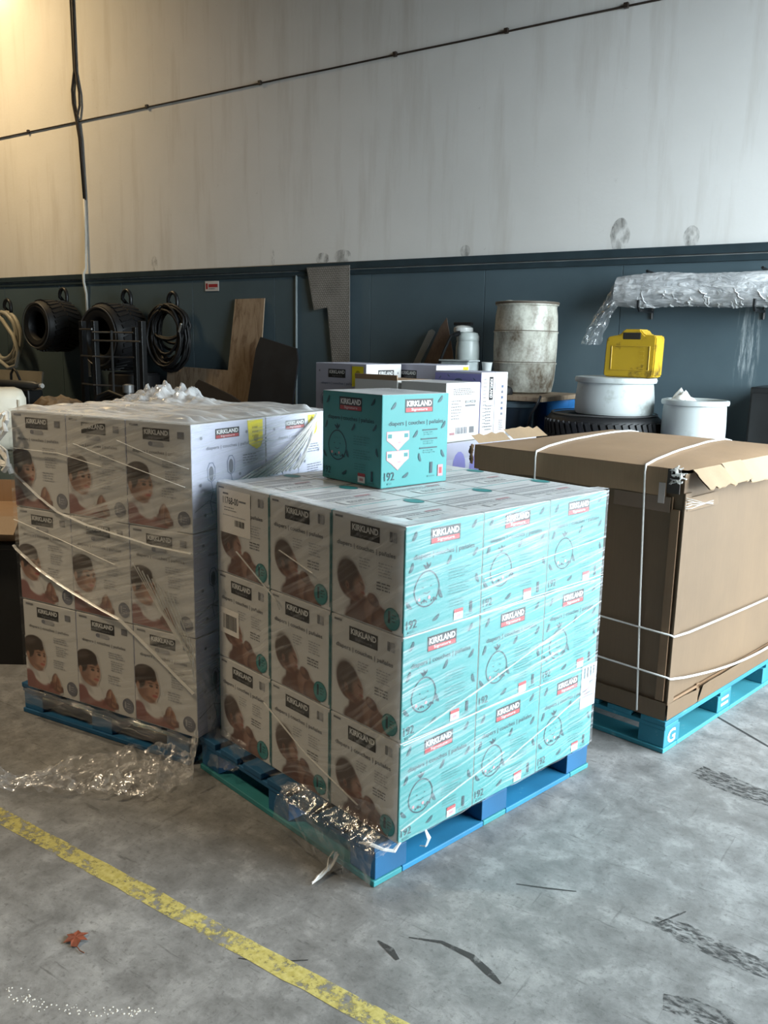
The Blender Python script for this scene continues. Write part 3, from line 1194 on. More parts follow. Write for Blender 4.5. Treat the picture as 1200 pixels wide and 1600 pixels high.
ROW = ('bottom', 'middle', 'top')
COLN = ('right', 'middle', 'left')
DEPN = ('front', 'second', 'back')
PW, PD, PH = .3387, .3533, .3410
front_boxes = {}
for k in range(3):
    for j in range(3):
        for i in range(3):
            if j == 0 and i == 0:
                lab = 'teal and white diaper carton at the near corner, %s layer of the front pallet' % ROW[k]
            elif j == 0:
                lab = 'teal and white diaper carton, %s layer, %s column of front stack’s shaded side' % (ROW[k], COLN[i])
            elif i == 0:
                lab = 'teal and white diaper carton, %s layer, %s column of front stack’s bright teal side' % (ROW[k], ('', 'middle', 'far')[j])
            elif k == 2:
                lab = 'teal and white diaper carton, top layer, %s row, %s column of the front stack' % (DEPN[j], COLN[i])
            else:
                lab = 'hidden teal and white diaper carton, %s layer, %s row, %s column of front stack' % (ROW[k], DEPN[j], COLN[i])
            lab = lab.replace('’', "'")
            front_boxes[i, j, k] = nappy_box(ME_BOX, BW, BDP, BH, lab, 'diaper cartons on the front pallet', A1, T1, -(i + .5) * PW, (j + .5) * PD, .1450 + k * PH,
                                             P_FRONT if j == 0 else None, P_SIDE if i == 0 else None, P_TOP if k == 2 else None, None, newborn if j == 0 else None)
# paper labels stuck on the left column
pr = Print(.20, .165)
pr.rect(0, 0, 1, 1, LB)
pr.text('11768-00', .12, .17, .62, .33, K, .02)
pr.rect(.12, .08, .30, .12, GY)
pr.rect(.64, .2, .86, .24, GY)
pr.lines(.16, .40, .60, 2, .06, GY, 2, .02)
pr.lines(.12, .58, .9, 1, .06, PG, 3, .02)
for q in range(9):
    pr.rect(.50 + q * .035, .66, .50 + q * .035 + (.022 if q % 3 else .014), .80, K)
o = link('price_label', pr.mesh('price_label'), front_boxes[2, 0, 2], (-.045, -BDP / 2 - .0016, .157))
o['label'] = 'white paper price label'
pr = Print(.125, .10)
pr.rect(0, 0, 1, 1, LB)
q, rr = .16, random.Random(2)
while q < .86:
    w = rr.choice((.02, .035, .05))
    pr.rect(q, .22, q + w, .80, K)
    q += w + rr.choice((.02, .03))
o = link('barcode_label', pr.mesh('barcode_label'), front_boxes[2, 0, 1], (-.090, -BDP / 2 - .0016, .100))
o['label'] = 'white barcode label'
pr = Print(.10, .175)
pr.rect(0, 0, 1, 1, PG)
for q in range(4):
    pr.rect(.15 + q * .2, .06, .24 + q * .2, .30, K if q % 2 else LF)
pr.rect(.30, .50, .44, .76, PK)
pr.rect(.55, .40, .85, .50, GY)
pr.lines(.12, .58, .85, 3, .07, GY, 5, .03)
o = link('shipping_label', pr.mesh('shipping_label'), front_boxes[0, 2, 0], (BW / 2 + .002, .135, .170), (0, 0, R(90)))
o['label'] = 'white and red shipping label'

# the single carton sitting on top
lone = nappy_box(ME_LONE, BW, BDP, .3385, 'single all-teal diaper carton sitting on top of the front stack', None, (-1.769, 2.498), R(-13.7) - R(90), -BW / 2, -BDP / 2, 1.1695)
# its two printed faces: drawing side to the left, absorbent-product side to the right
lone.rotation_euler = (0, 0, R(-13.7))
c_, s_ = math.cos(R(-13.7)), math.sin(R(-13.7))
lx, ly = -BDP / 2 - .004, BW / 2
lone.location = (-1.769 + lx * c_ - ly * s_, 2.498 + lx * s_ + ly * c_, 1.1692)
for ch in list(lone.children):
    ch.rotation_euler = (0, 0, R(90))   # teal sides face front
link('side_print', P_SIDE, lone, (0, -BW / 2 - .0007, 0))
link('back_print', P_BACK, lone, (BDP / 2 + .0007, 0, 0), (0, 0, R(90)))
pt = Print(BDP, BW)
pt.rect(0, .485, 1, .497, GY)
pt.lines(.1, .15, .8, 5, .06, PG, 3, .016)
link('top_print', pt.mesh('top_print'), lone, (0, -BW / 2, BH + .0007), (R(-90), 0, 0))

# left stack ----------------------------------------------------------
PW2, PD2, PH2 = .331, .456, .4125
left_boxes = {}
for k in range(3):
    for j in range(2):
        for i in range(3):
            if j == 0 and i == 0:
                lab = 'white diaper carton with toddler photo and lavender side, %s layer, right column of left stack' % ROW[k]
            elif j == 0:
                lab = 'white diaper carton with printed toddler photo, %s layer, %s column of the left stack' % (ROW[k], COLN[i])
            elif i == 0:
                lab = 'lavender-sided carton behind the corner one, %s layer of the film-wrapped left stack' % ROW[k]
            else:
                lab = 'hidden lavender and white carton, %s layer, back row, %s column of left stack' % (ROW[k], COLN[i])
            left_boxes[i, j, k] = nappy_box(ME_LBOX, LW, LD_, LH, lab, 'diaper cartons on the left pallet', A2, T2, -(i + .5) * PW2, (j + .5) * PD2, .1450 + k * PH2,
                                            P_TOD if j == 0 else None, P_LAV if i == 0 else None, None, None, toddler if j == 0 else None)


def sticker(parent, loc, rz, w, h):
    p = Print(w, h)
    p.poly([(0, .0), (1, 0), (1, .72), (.85, .92), (.6, 1), (.35, .9), (.1, .8)][::-1], YL)
    p.lines(.30, .22, .8, 3, .14, OL, 2, .07)
    p.ell(.55, .62, .16, .13, OL, 12)
    o = link('sticker', p.mesh('sticker'), parent, loc, (0, 0, rz))
    o['label'] = 'bright yellow sticker'


sticker(left_boxes[0, 0, 2], (LW / 2 + .0018, .155, LH - .125), R(90), .10, .12)
sticker(left_boxes[0, 1, 2], (LW / 2 + .0018, .115, LH - .10), R(90), .075, .09)

# back pile -------------------------------------------------------------
A4, T4 = (-2.535, 4.19), R(-5.7)
pallet('wooden_pallet', 'blue wooden pallet under the lavender pile at the back', A4, T4, 1.24, 1.02, M_PBLUE, M_PTEAL, M_PBLUE)
me_low = carton_mesh(.405, .50, .325, [M_LAVD, M_LAV, M_WHITE])
pr = Print(.50, .325)
pr.rect(0, .0, 1, .30, LD)
pr.ell(.30, .45, .13, .28, PU, 14)
pr.ell(.66, .55, .16, .30, PU, 14)
pr.lines(.1, .72, .9, 3, .07, BD, 3, .03)
P_LOW = pr.mesh('side_print')
for k in range(3):
    for j in range(2):
        for i in range(3):
            lab = 'lavender film-wrapped carton, %s layer, %s row, %s column of the back pile' % (ROW[k], ('front', 'back')[j], COLN[i])
            nappy_box(me_low, .405, .50, .325, lab, 'cartons in the back pile', A4, T4, -.205 - i * .4125, .255 + j * .507, .145 + k * .3285, None, P_LOW if i == 0 else None)
ZB = .145 + 3 * .3285 + .001


def back_box(name, label, w, d, h, lx, ly, mats, z=ZB):
    b = thing(name, label, 'box', rot_to((lx, ly, z), T4, A4), T4)
    link('carton', carton_mesh(w, d, h, mats), b)
    return b


# white carton nearest in the upper row
b = back_box('diaper_box', 'white carton with small black labels and barcode, right behind the single teal carton', BW, .335, .340, -BW / 2 - .004, .18, [M_WHITE, M_WHITE, M_TOP])
pr = Print(.335, .340)
pr.lines(.2, .10, .9, 4, .03, GY, 2, .016)
pr.lines(.15, .30, .45, 7, .05, GY, 4, .016)
def address_label():
    pr.rect(.50, .27, .90, .47, W_)
    pr.rect(.55, .31, .86, .35, K)
    pr.text('KIRKLAND', .57, .315, .84, .345, W_, .03)
    pr.rect(.55, .38, .86, .41, GY)


def bar_code():
    for q in range(7):
        pr.rect(.30 + q * .05, .76, .32 + q * .05 + .01 * (q % 2), .87, BD)
    pr.rect(.70, .76, .84, .87, GY)


pr.piece('label', address_label)
pr.piece('barcode', bar_code)
pr.piece('price_mark', lambda: pr.rect(.12, .84, .26, .88, PK))
link('side_print', pr.mesh('side_print'), b, (BW / 2 + .0007, 0, 0), (0, 0, R(90)))
b = back_box('diaper_box', 'carton with open brown top in the back pile, left of the white barcode carton', .345, .335, .340, -.345 - .185 - .01, .18, [M_WHITE, M_WHITE, M_KRAFT])
mb = MB()
mb.box((-.17, -.166, 0), (.17, -.16, .05), mat=Matrix.Translation((0, 0, .342)) @ Matrix.Rotation(R(8), 4, 'X'))
build(mb, 'flap', M_KRAFT, b, fix=False)
# purple carton lying on its side
b = back_box('wipes_box', 'carton lying on its side with purple front and white seamed end facing right', .350, .285, .395, -.180, .50, [M_PURPLE, M_WHITE, M_LAV])
pr = Print(.350, .395)
pr.rect(0, .0, 1, .025, LD)
for u, v_, a in ((.12, .10, 50), (.30, .07, -40), (.85, .11, -40), (.7, .30, 30)):
    pr.leaf(u, v_, R(a), .035, .012, BL)
pr.ell(.52, .15, .09, .05, BL, 12)
link('front_print', pr.mesh('front_print'), b, (0, -.285 / 2 - .0007, 0))
pr = Print(.285, .395)
pr.rect(.505, 0, .520, 1, BD)
pr.rect(.30, .07, .44, .42, K)
pr.text('KIRKLAND', .33, .10, .42, .39, W_, .03, vert=True)
pr.lines(.18, .50, .46, 9, .045, GY, 3, .018)
pr.lines(.08, .10, .22, 14, .055, GY, 7, .014)
for q in range(6):
    pr.rect(.76, .20 + q * .085, .84, .24 + q * .085, BD if q % 2 else BL)
pr.lines(.70, .74, .9, 6, .028, BD, 5, .012)
link('side_print', pr.mesh('side_print'), b, (.175 + .0007, 0, 0), (0, 0, R(90)))
# two grey-lavender cartons at the back left
H5 = .42
b = back_box('diaper_box', 'grey lavender carton with black logo and yellow sticker, left in the back pile', .455, .345, H5, -.985, .34, [M_LAVD, M_WHITE, M_LAV])
link('front_print', print_grey_front(.455, H5), b, (0, -.345 / 2 - .0007, 0))
link('side_print', print_white_side(.345, H5), b, (.455 / 2 + .0007, 0, 0), (0, 0, R(90)))
p = Print(.10, .13)
p.poly([(0, 1), (1, .9), (1, 0), (0, 0)], YL)
p.ell(.5, .45, .25, .25, OL, 14)
o = link('sticker', p.mesh('sticker'), b, (.155, -.345 / 2 - .0018, H5 - .145))
o['label'] = 'bright yellow sticker'
b = back_box('diaper_box', 'rearmost grey lavender carton in the back pile, yellow sticker on its white side', .405, .365, H5, -.690, .725, [M_LAVD, M_WHITE, M_LAV])
link('front_print', print_grey_front(.405, H5), b, (0, -.365 / 2 - .0007, 0))
pr = Print(.365, H5)
pr.lines(.1, .08, .7, 2, .05, GY, 2, .02)
pr.piece('logo', lambda: pr.rect(.40, .10, .72, .13, K))
pr.piece('sticker', lambda: (pr.rect(.80, .03, .97, .20, YL), pr.ell(.885, .11, .05, .05, OL, 12)))
link('side_print', pr.mesh('side_print'), b, (.405 / 2 + .0007, 0, 0), (0, 0, R(90)))
b = back_box('diaper_box', 'white carton at the left end of the back pile, mostly hidden', .20, .40, .36, -1.10, .765, [M_WHITE, M_WHITE, M_WHITE])


# ------------------------------------------------------------------ stretch film
def wrap_front_stack():
    w = thing('stretch_wrap', 'clear stretch film wrapped round the front stack of teal cartons', 'plastic film', (A1[0], A1[1], 0), T1)
    Wd, Dp = 3 * PW, 3 * PD
    zt = .145 + 3 * PH - .001

    # shaded front, draped over the pallet edge below
    def zmin(a):
        d = .150 - .03 * (a > .1) * 0
        g = math.exp(-((a - .26) / .17) ** 2)
        return d - .135 * g + .02 * nz(a * 14, 3) * (1 - .5 * g)

    def ff(u, v):
        a = u * (Wd + .008) - .004
        lo = zmin(a)
        z = zt + .002 - v * (zt - lo)
        out = .0055 + .0022 * (1 + nz(a * 9 + z * 6, z * 11, 1))
        k = sm(.20, .11, z)
        out += float(k) * (.078 + .012 * nz(a * 16, z * 14, 2))
        return (-a, -out, z)
    mb = MB()
    mb.grid(ff, 90, 90, 0, lambda u, v: (u * Wd, 1 - v))
    o = build(mb, 'film_front', M_FILM_F, w, 'all', fix=False)

    def fr_(u, v):
        b = u * (Dp + .002) - .006
        lo = .150 + .012 * nz(b * 9, 5)
        z = zt + .002 - v * (zt - lo)
        return (.0055 + .002 * (1 + nz(b * 8, z * 10, 4)), b, z)
    mb = MB()
    mb.grid(fr_, 60, 60, 0, lambda u, v: (u * Dp, 1 - v))
    build(mb, 'film_side', M_FILM_R, w, 'all', fix=False)
    # lip folded over the top edges
    mb = MB()
    mb.grid(lambda u, v: (-u * Wd, -.008 + v * (.055 + .022 * nz(u * 9, 1)), zt + .0045 + .0012 * (1 + nz(u * 30, v * 3))), 60, 4, 0, lambda u, v: (u * Wd, v * .08))
    mb.grid(lambda u, v: (.007 - v * (.050 + .02 * nz(u * 9, 8)), u * Dp, zt + .005 + .0012 * (1 + nz(u * 30, v * 3, 6))), 60, 4, 0, lambda u, v: (u * Dp, v * .08))
    build(mb, 'film_lip', M_FILM_T, w, 'all', fix=False)
    # stretched strands
    for pts in ([(-.86, -.016, .93), (-.62, -.013, .80), (-.60, -.012, .77)],
                [(-.60, -.014, .985), (-.42, -.012, .94)],
                [(-.70, -.0132, .395), (-.45, -.0125, .285), (-.18, -.012, .21)],
                ):
        mb = MB()
        mb.tube(pts, .0035, 5, flat=.4)
        build(mb, 'film_strand', M_ROPE, w)
    for (b0, z0, b1, z1) in ((.0, .83, 1.05, .845), (.02, .50, .55, .62), (.30, .56, 1.05, .74), (.0, .485, .6, .50), (.0, .20, .5, .30), (.35, .95, 1.05, .99), (.5, .26, 1.04, .40)):
        mb = MB()
        mb.tube([(.0105, b0 + (b1 - b0) * q / 6, z0 + (z1 - z0) * q / 6 + .004 * nz(q, b0 * 9)) for q in range(7)], .0032, 5, flat=.35)
        build(mb, 'film_strand', M_ROPE, w)
    # crumpled drape over the pallet's near edge
    def drape(u, v):
        a = .015 + u * .50
        z = (.27 - .10 * u) - v * (.245 - .13 * u * u)
        k = float(sm(.22, .11, z))
        return (-a, -.014 - k * (.070 + .02 * v) - .010 * abs(nz(a * 26, z * 22, 3)) - .006 * abs(nz(a * 60, z * 50, 5)), z + .006 * nz(a * 40, v * 8))
    mb = MB()
    mb.grid(drape, 60, 40, 0, lambda u, v: (u * .5 + v * .1, v * .3))
    build(mb, 'film_drape', M_FILM_D, w, 'all', fix=False)
    mb = MB()
    mb.grid(lambda u, v: (-.80 - .21 * u, -.013 - .05 * v - .02 * abs(nz(u * 7, v * 6, 2)), .19 - .15 * v * (.6 + .4 * u) + .012 * nz(u * 12, v * 9, 7)), 24, 20, 0, lambda u, v: (u * .2, v * .2))
    build(mb, 'film_drape', M_FILM_D, w, 'all', fix=False)
    # torn tail at the pallet corner
    mb = MB()
    rr = random.Random(5)
    pts = [Vector((-.20, -.085, .06)), Vector((-.205, -.10, .03)), Vector((-.20, -.13, .012)), Vector((-.185, -.165, .010)), Vector((-.18, -.20, .008))]
    for s in range(4):
        mb.tube([p + Vector((rr.gauss(0, .006), rr.gauss(0, .005), abs(rr.gauss(0, .004)))) for p in pts], [.006, .005, .006, .004, .002], 5, flat=.4)
    build(mb, 'film_tail', M_ROPE, w)
    mb = MB()
    mb.tube([(.012, .11, .16), (.020, .12, .13), (.012, .115, .10), (-.02, .12, .085)], [.004, .009, .006, .003], 5, flat=.3)
    build(mb, 'film_tail', M_ROPE, w)
    mb = MB()
    mb.tube([(.008, .0, .16), (.012, -.03, .145), (-.01, -.055, .15), (-.05, -.07, .155), (-.10, -.075, .14)], [.004, .009, .008, .009, .005], 6, flat=.5)
    build(mb, 'film_tail', M_ROPE, w)
    return w


wrap_front_stack()


def wrap_left_stack():
    w = thing('stretch_wrap', 'crinkled clear stretch film wrapped round the left stack, torn loose at the bottom', 'plastic film', (A2[0], A2[1], 0), T2)
    Wd, Dp = 3 * PW2, 2 * PD2
    zt = .145 + 3 * PH2

    def edge(a):   # lower edge of the tight wrap: the rope that runs down to the right
        pts = [(-.05, .33), (0, .345), (.045, .367), (.2, .465), (.384, .574), (.55, .615), (.735, .672), (.86, .72), (.982, .784), (1.1, .83)]
        return float(np.interp(a, [p[0] for p in pts], [p[1] for p in pts]))

    def mk(top, bot, off):
        def ff(u, v):
            a = u * (Wd + .012) - .006
            hi, lo = top(a), bot(a)
            z = hi - v * (hi - lo)
            out = off + .003 * (1 + nz(a * 7 + z * 5, z * 7, 1)) + float(sm(.17, .12, z)) * (.016 + .012 * (1 + nz(a * 20, z * 10)))
            return (-a, -out, z)
        return ff
    mb = MB()
    f1 = mk(lambda a: zt + .003, edge, .0075)
    mb.grid(f1, 90, 70, 0, lambda u, v: (u * Wd, f1(u, v)[2]))
    build(mb, 'film_front', M_FILM_L, w, 'all', fix=False)
    mb = MB()
    f2 = mk(lambda a: edge(a) + .02, lambda a: .085 + .02 * nz(a * 7, 2) - .03 * float(sm(.25, .0, a)), .0055)
    mb.grid(f2, 90, 50, 0, lambda u, v: (u * Wd, f2(u, v)[2]))
    build(mb, 'film_front', M_FILM_C, w, 'all', fix=False)
    # hem gathered along the pallet edge
    mb = MB()
    mb.grid(lambda u, v: (-u * (Wd + .01), -.022 - .018 * math.sin(PI * v) - .008 * nz(u * 22, v * 3), .155 - .075 * v + .014 * nz(u * 14, v * 2, 4)), 90, 8, 0, lambda u, v: (u * Wd * .3, v * .5))
    build(mb, 'film_hem', M_FILM_D, w, 'all', fix=False)
    mb = MB()
    mb.grid(lambda u, v: (.0065 + .003 * (1 + nz(u * 8, v * 9, 4)), u * (Dp + .01) - .008, zt + .003 - v * (zt - .11)), 50, 60, 0, lambda u, v: (u * Dp, 1.25 * (1 - v)))
    build(mb, 'film_side', M_FILM_R, w, 'all', fix=False)

    # crumpled film over the top: ridges running along the front edge
    def ft(u, v):
        a, b = u * (Wd + .014) - .007, v * (Dp + .02) - .010
        e = min(a + .007, Wd + .007 - a, b + .010, Dp + .01 - b)
        k = float(sm(0, .05, e))
        ridge = abs(nz(a * 2.2, b * 17, 3)) + .6 * abs(nz(a * 5 + b * 3, b * 30, 9))
        lump = .050 * math.exp(-((a - .80) / .22) ** 2 - ((b - .72) / .12) ** 2) * (1 + 1.5 * nz(a * 19, b * 19, 5) + .8 * nz(a * 41, b * 37, 2))
        return (-a, b, zt + .004 + k * (.030 * ridge + lump))
    mb = MB()
    mb.grid(ft, 100, 100, 0, lambda u, v: (u * Wd, v * Dp))
    build(mb, 'film_top', M_FILM_T, w, 'all', fix=False)
    # ropes of twisted film across the front
    ropes = [([(-1.0, 1.135), (-.97, 1.121), (-.82, 1.03), (-.711, .978), (-.55, .945), (-.424, .93), (-.2, .905), (.008, .90)], .0075),
             ([(-1.0, .80), (-.98, .784), (-.86, .72), (-.735, .672), (-.55, .615), (-.384, .574), (-.2, .465), (-.045, .367), (.0, .34)], .0085),
             ([(-.98, 1.225), (-.7, 1.225), (-.45, 1.19)], .0035),
             ([(-.60, 1.27), (-.35, 1.215), (-.02, 1.15)], .0035), ([(-.36, 1.30), (-.18, 1.255), (0, 1.22)], .003),
             ([(-.99, .915), (-.7, .86), (-.40, .80)], .003)]
    rr = random.Random(11)
    for k in range(9):  # diagonal glints in the film, drawn as pale strands
        x = -.30 + k * .025
        z = .82 - k * .012
        ropes.append(([(x, z), (x + .10, z - .13 - .01 * k), (min(.0, x + .22), z - .27 - .008 * k)], rr.uniform(.002, .0045)))
    for pts, r in ropes:
        fine_ = []
        for q in range(len(pts) - 1):
            for s in range(4):
                t = s / 4
                fine_.append((pts[q][0] * (1 - t) + pts[q + 1][0] * t, -.0155 - r * .5 + .001 * nz(q + t, 4), pts[q][1] * (1 - t) + pts[q + 1][1] * t + .002 * nz((q + t) * 3, r * 900)))
        fine_.append((pts[-1][0], -.0155 - r * .5, pts[-1][1]))
        mb = MB()
        mb.tube(fine_, [r * (1 + .35 * nz(i * .9, r * 500)) for i in range(len(fine_))], 6, flat=.45)
        build(mb, 'film_strand', M_ROPE, w)
    # bunched strands fanning down the right-hand side from the second sticker
    for k in range(15):
        b1 = .24 + k * .030
        z1 = 1.13 + .015 * rr.random()
        mb = MB()
        b0, z0 = .80 + rr.gauss(0, .008), 1.362 + rr.gauss(0, .008)
        pts = []
        for s in range(9):
            t = s / 8
            pts.append((.0175 + .010 * math.sin(PI * t) + .003 * rr.random(), b0 + (b1 - b0) * t, z0 + (z1 - z0) * t - .02 * math.sin(PI * t)))
        mb.tube(pts, [rr.uniform(.003, .0075) for _ in pts], 5, flat=.5)
        build(mb, 'film_strand', M_BUNCH if k % 3 else M_ROPE, w)
    # knot of film at the top left corner
    mb = MB()
    for k in range(7):
        pts = [Vector((-1.0, -.012, 1.375))]
        for s in range(1, 9):
            pts.append(Vector((-1.0 - .055 * math.sin(s * .9 + k) - .015 * s * (k < 3), -.045 - .02 * rr.random(), 1.375 - .032 * s + .01 * rr.gauss(0, 1))))
        mb.tube(pts, [rr.uniform(.005, .013) for _ in pts], 6, flat=.6)
    build(mb, 'film_knot', M_BUNCH, w)

    # sheet hanging off the right corner and lying crumpled on the floor
    def tail(u, v):
        c = [(.02, -.03, .17), (.015, -.06, .03), (-.08, -.16, .02), (-.24, -.26, .015), (-.42, -.40, .01), (-.60, -.55, .004)]
        t = u * (len(c) - 1)
        i = min(int(t), len(c) - 2)
        f = t - i
        p = Vector(c[i]).lerp(Vector(c[i + 1]), f)
        wd = .08 + .27 * math.sin(PI * min(1, u * 1.15)) + .02
        q = (v - .35) * wd
        z = p.z + .060 * abs(nz(u * 9, v * 5, 2)) + .030 * abs(nz(u * 26, v * 14, 4)) + .014 * abs(nz(u * 60, v * 40, 6)) + .003
        return (p.x - q * .7 + .012 * nz(u * 12, v * 6), p.y + q * .75 + .012 * nz(u * 11, v * 7, 3), z)
    mb = MB()
    mb.grid(tail, 110, 50, 0, lambda u, v: (u * .9, v * .3))
    build(mb, 'film_tail', M_FILM_G, w, 'all', fix=False)
    mb = MB()
    mb.grid(lambda u, v: (.012 + .055 * math.sin(PI * v) * (1 - u * .4) + .01 * nz(u * 9, v * 9), -.02 + .10 * u, .42 - v * .36 + .01 * nz(u * 7, v * 7, 3)), 14, 26, 0, lambda u, v: (u * .1, v * .4))
    build(mb, 'film_tail', M_FILM_D, w, 'all', fix=False)
    return w


wrap_left_stack()


# ------------------------------------------------------------------ the big brown carton
def big_carton():
    W3, D3, z0, z1 = 1.07, 1.26, .1455, 1.215
    c = thing('bulk_carton', 'big brown cardboard bulk box with torn lid, strapped on the teal pallet', 'box', (A3[0], A3[1], 0), T3)
    M = [M_KRAFT, M_KRAFT_L, M_KRAFT_D]
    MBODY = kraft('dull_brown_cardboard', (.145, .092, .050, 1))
    # body: walls with slight bowing
    def wall(p0, p1, nrm):
        d = Vector(p1) - Vector(p0)
        def f(u, v):
            k = .010 * math.sin(PI * u) * math.sin(PI * v) + .002 * nz(u * 5, v * 5, p0[0] * 3)
            return (p0[0] + d.x * u + nrm[0] * k, p0[1] + d.y * u + nrm[1] * k, z0 + .002 + (z1 - .02 - z0) * v)
        return f
    mb = MB()
    for p0, p1, nr in (((-W3 + .01, .008), (-.008, .008), (0, -1)), ((-.008, .008), (-.008, D3 - .01), (1, 0)), ((-.008, D3 - .01), (-W3 + .01, D3 - .01), (0, 1)), ((-W3 + .01, D3 - .01), (-W3 + .01, .008), (-1, 0))):
        mb.grid(wall(p0, p1, nr), 16, 14)
    mb.box((-W3 + .02, .02, z0 + .001), (-.02, D3 - .02, z0 + .012))
    build(mb, 'body', MBODY, c, 'all')
    # corner board inside the left-hand near edge
    mb = MB()
    mb.box((-.050, -.0065, z0 + .085), (-.014, .001, 1.05), bev=.002)
    mb.box((-.052, -.0035, z0 + .085), (-.047, .002, 1.10))
    build(mb, 'corner_board', M_KRAFT_D, c)
    mb = MB()
    mb.box((-.004, .0, z0 + .07), (.0045, .055, 1.12), bev=.002)
    build(mb, 'corner_board', MBODY, c)
    # lid: bowed top and skirts
    def top(u, v):
        x, y = -W3 - .006 + u * (W3 + .012), -.006 + v * (D3 + .012)
        k = math.sin(PI * u) ** .6 * math.sin(PI * v) ** .6
        return (x, y, z1 + .026 * k + .004 * nz(x * 4, y * 4, 2) * k)
    mb = MB()
    mb.grid(top, 24, 24)
    mb.grid(lambda u, v: (-W3 - .006 + u * (W3 - .07), -.006 - .004 * math.sin(PI * v) + .003 * nz(u * 6, v * 2), z1 - v * (.115 + .01 * nz(u * 4, 1))), 24, 4)
    mb.grid(lambda u, v: (-W3 - .006, -.006 + u * D3, z1 - v * .11), 8, 2)
    mb.grid(lambda u, v: (-W3 - .006 + u * W3, D3 + .006, z1 - v * .11), 8, 2)
    lid = build(mb, 'lid', M, c, 'all')
    # torn right-hand skirt: pieces folded outwards
    def flap(y0, y1, drop, outw, ang, m=M_KRAFT_L):
        mb = MB()
        L = .105
        def f(u, v):
            y = y0 + (y1 - y0) * u
            a = ang + .10 * nz(u * 3, y0 * 7)
            l = L * (1 + .12 * nz(u * 6, y0 * 5)) * v
            return (.004 + l * math.sin(a), y + .01 * nz(v * 3, y0), z1 - .001 - l * math.cos(a) + outw)
        mb.grid(f, 12, 5)
        mb.grid(lambda u, v: tuple(Vector(f(u, v)) + Vector((-.004, 0, -.004))), 12, 5)
        build(mb, 'flap', m, c, 'all')
    flap(.045, .30, .1, .0, R(48))
    flap(.305, .50, .1, .004, R(40))
    flap(.505, .86, .1, .0, R(33))
    flap(.865, 1.25, .1, .0, R(26))
    # far left corner: lifted torn bits
    mb = MB()
    mb.grid(lambda u, v: (-W3 - .005 - .05 * v, .02 + u * .26, z1 + .004 + .035 * v * (1 + .5 * nz(u * 7, 2))), 8, 3)
    build(mb, 'flap', M_KRAFT_L, c, 'all')
    mb = MB()
    mb.grid(lambda u, v: (-W3 - .005 - .07 * v, .30 + u * .30, z1 + .006 + .045 * v * (1 + .4 * nz(u * 5, 6))), 8, 3)
    build(mb, 'flap', M_KRAFT_L, c, 'all')
    mb = MB()
    rr = random.Random(8)
    for k in range(6):
        pts = [Vector((-W3 - .01 - .02 * rr.random(), -.012 - .01 * rr.random(), z1 - .005 - .014 * s + .006 * rr.gauss(0, 1))) for s in range(7)]
        mb.tube(pts, .005, 5)
    build(mb, 'torn_edge', M_KRAFT_D, c)
    # torn near corner: shade of the hole painted as a dark board, film scraps
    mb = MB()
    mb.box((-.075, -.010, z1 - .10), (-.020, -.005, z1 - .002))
    build(mb, 'torn_edge', simple('torn_gap_shade', (.05, .04, .035, 1), .8), c)
    mb = MB()
    for k in range(8):
        pts = [Vector((-.055 + .05 * s / 5 + .008 * rr.gauss(0, 1), -.016 + .01 * rr.gauss(0, .5), z1 + .004 - .008 * k + .008 * rr.gauss(0, 1))) for s in range(6)]
        mb.tube(pts, [.003 + .004 * rr.random() for _ in pts], 5, flat=.5)
    build(mb, 'tape_scrap', M_ROPE, c)
    mb = MB()
    mb.box((-.108, -.0125, 1.07), (-.080, -.0105, 1.155), bev=.0006)
    o = build(mb, 'paper_tag', simple('pale_pink_paper', (.52, .45, .42, 1), .6), c, label='small pale paper tag')
    # packing tape patches
    M_TAPE = simple('brown_packing_tape', (.20, .135, .085, 1), .25, var=.1)
    mb = MB()
    mb.box((-.31, -.0085, 1.035), (-.055, -.0065, 1.098), bev=.0006)
    build(mb, 'tape_patch', simple('dark_packing_tape', (.17, .11, .07, 1), .3, var=.1), c)
    mb = MB()
    mb.box((.0048, .02, 1.045), (.0062, .30, 1.10), bev=.0004, mat=Matrix.Rotation(R(0), 4, 'X'))
    build(mb, 'tape_patch', M_TAPE, c)
    mb = MB()
    for k in range(5):
        mb.tube([(.0085, .0 + .05 * s, 1.105 - .02 * k * .6 - .012 * s * (1 - k * .3) + .004 * rr.gauss(0, 1)) for s in range(6)], [.002 + .004 * rr.random() for s in range(6)], 5, flat=.35)
    build(mb, 'tape_scrap', M_ROPE, c)
    # bottom tray with a split side
    mb = MB()
    H = .078
    mb.grid(lambda u, v: (-W3 + u * W3, -.005 - .004 * nz(u * 5, 3) - .010 * v * (1 - u), z0 + .002 + H * v * (1 + .08 * nz(u * 7, 1))), 20, 3)
    mb.grid(lambda u, v: (.005 + .010 * v * u, .004 + u * .275, z0 + .002 + v * H * (.95 + .08 * nz(u * 5, 9))), 8, 3)
    mb.grid(lambda u, v: (.006 + .018 * v * (1 - .5 * u), .292 + u * (D3 - .30), z0 + .002 + v * (H + .008) * (1 + .06 * nz(u * 6, 5))), 16, 3)
    build(mb, 'tray', MBODY, c, 'all')
    mb = MB()
    mb.box((-.0005, .27, z0 + .004), (.0042, .297, z0 + .092))
    mb.box((-.0005, .02, z0 + .076), (.0042, D3 - .02, z0 + .0875))
    build(mb, 'tray_gap_shade', M_KRAFT_D, c)  # dark strips painting the shade in the split and along the lip
    # straps
    M_STRAP = simple('white_strap', (.74, .73, .70, 1), .4, var=.05)
    def strap(pts, r=.0052):
        mb = MB()
        mb.tube(pts, r, 8, flat=.75)
        build(mb, 'strap', M_STRAP, c, 'all')
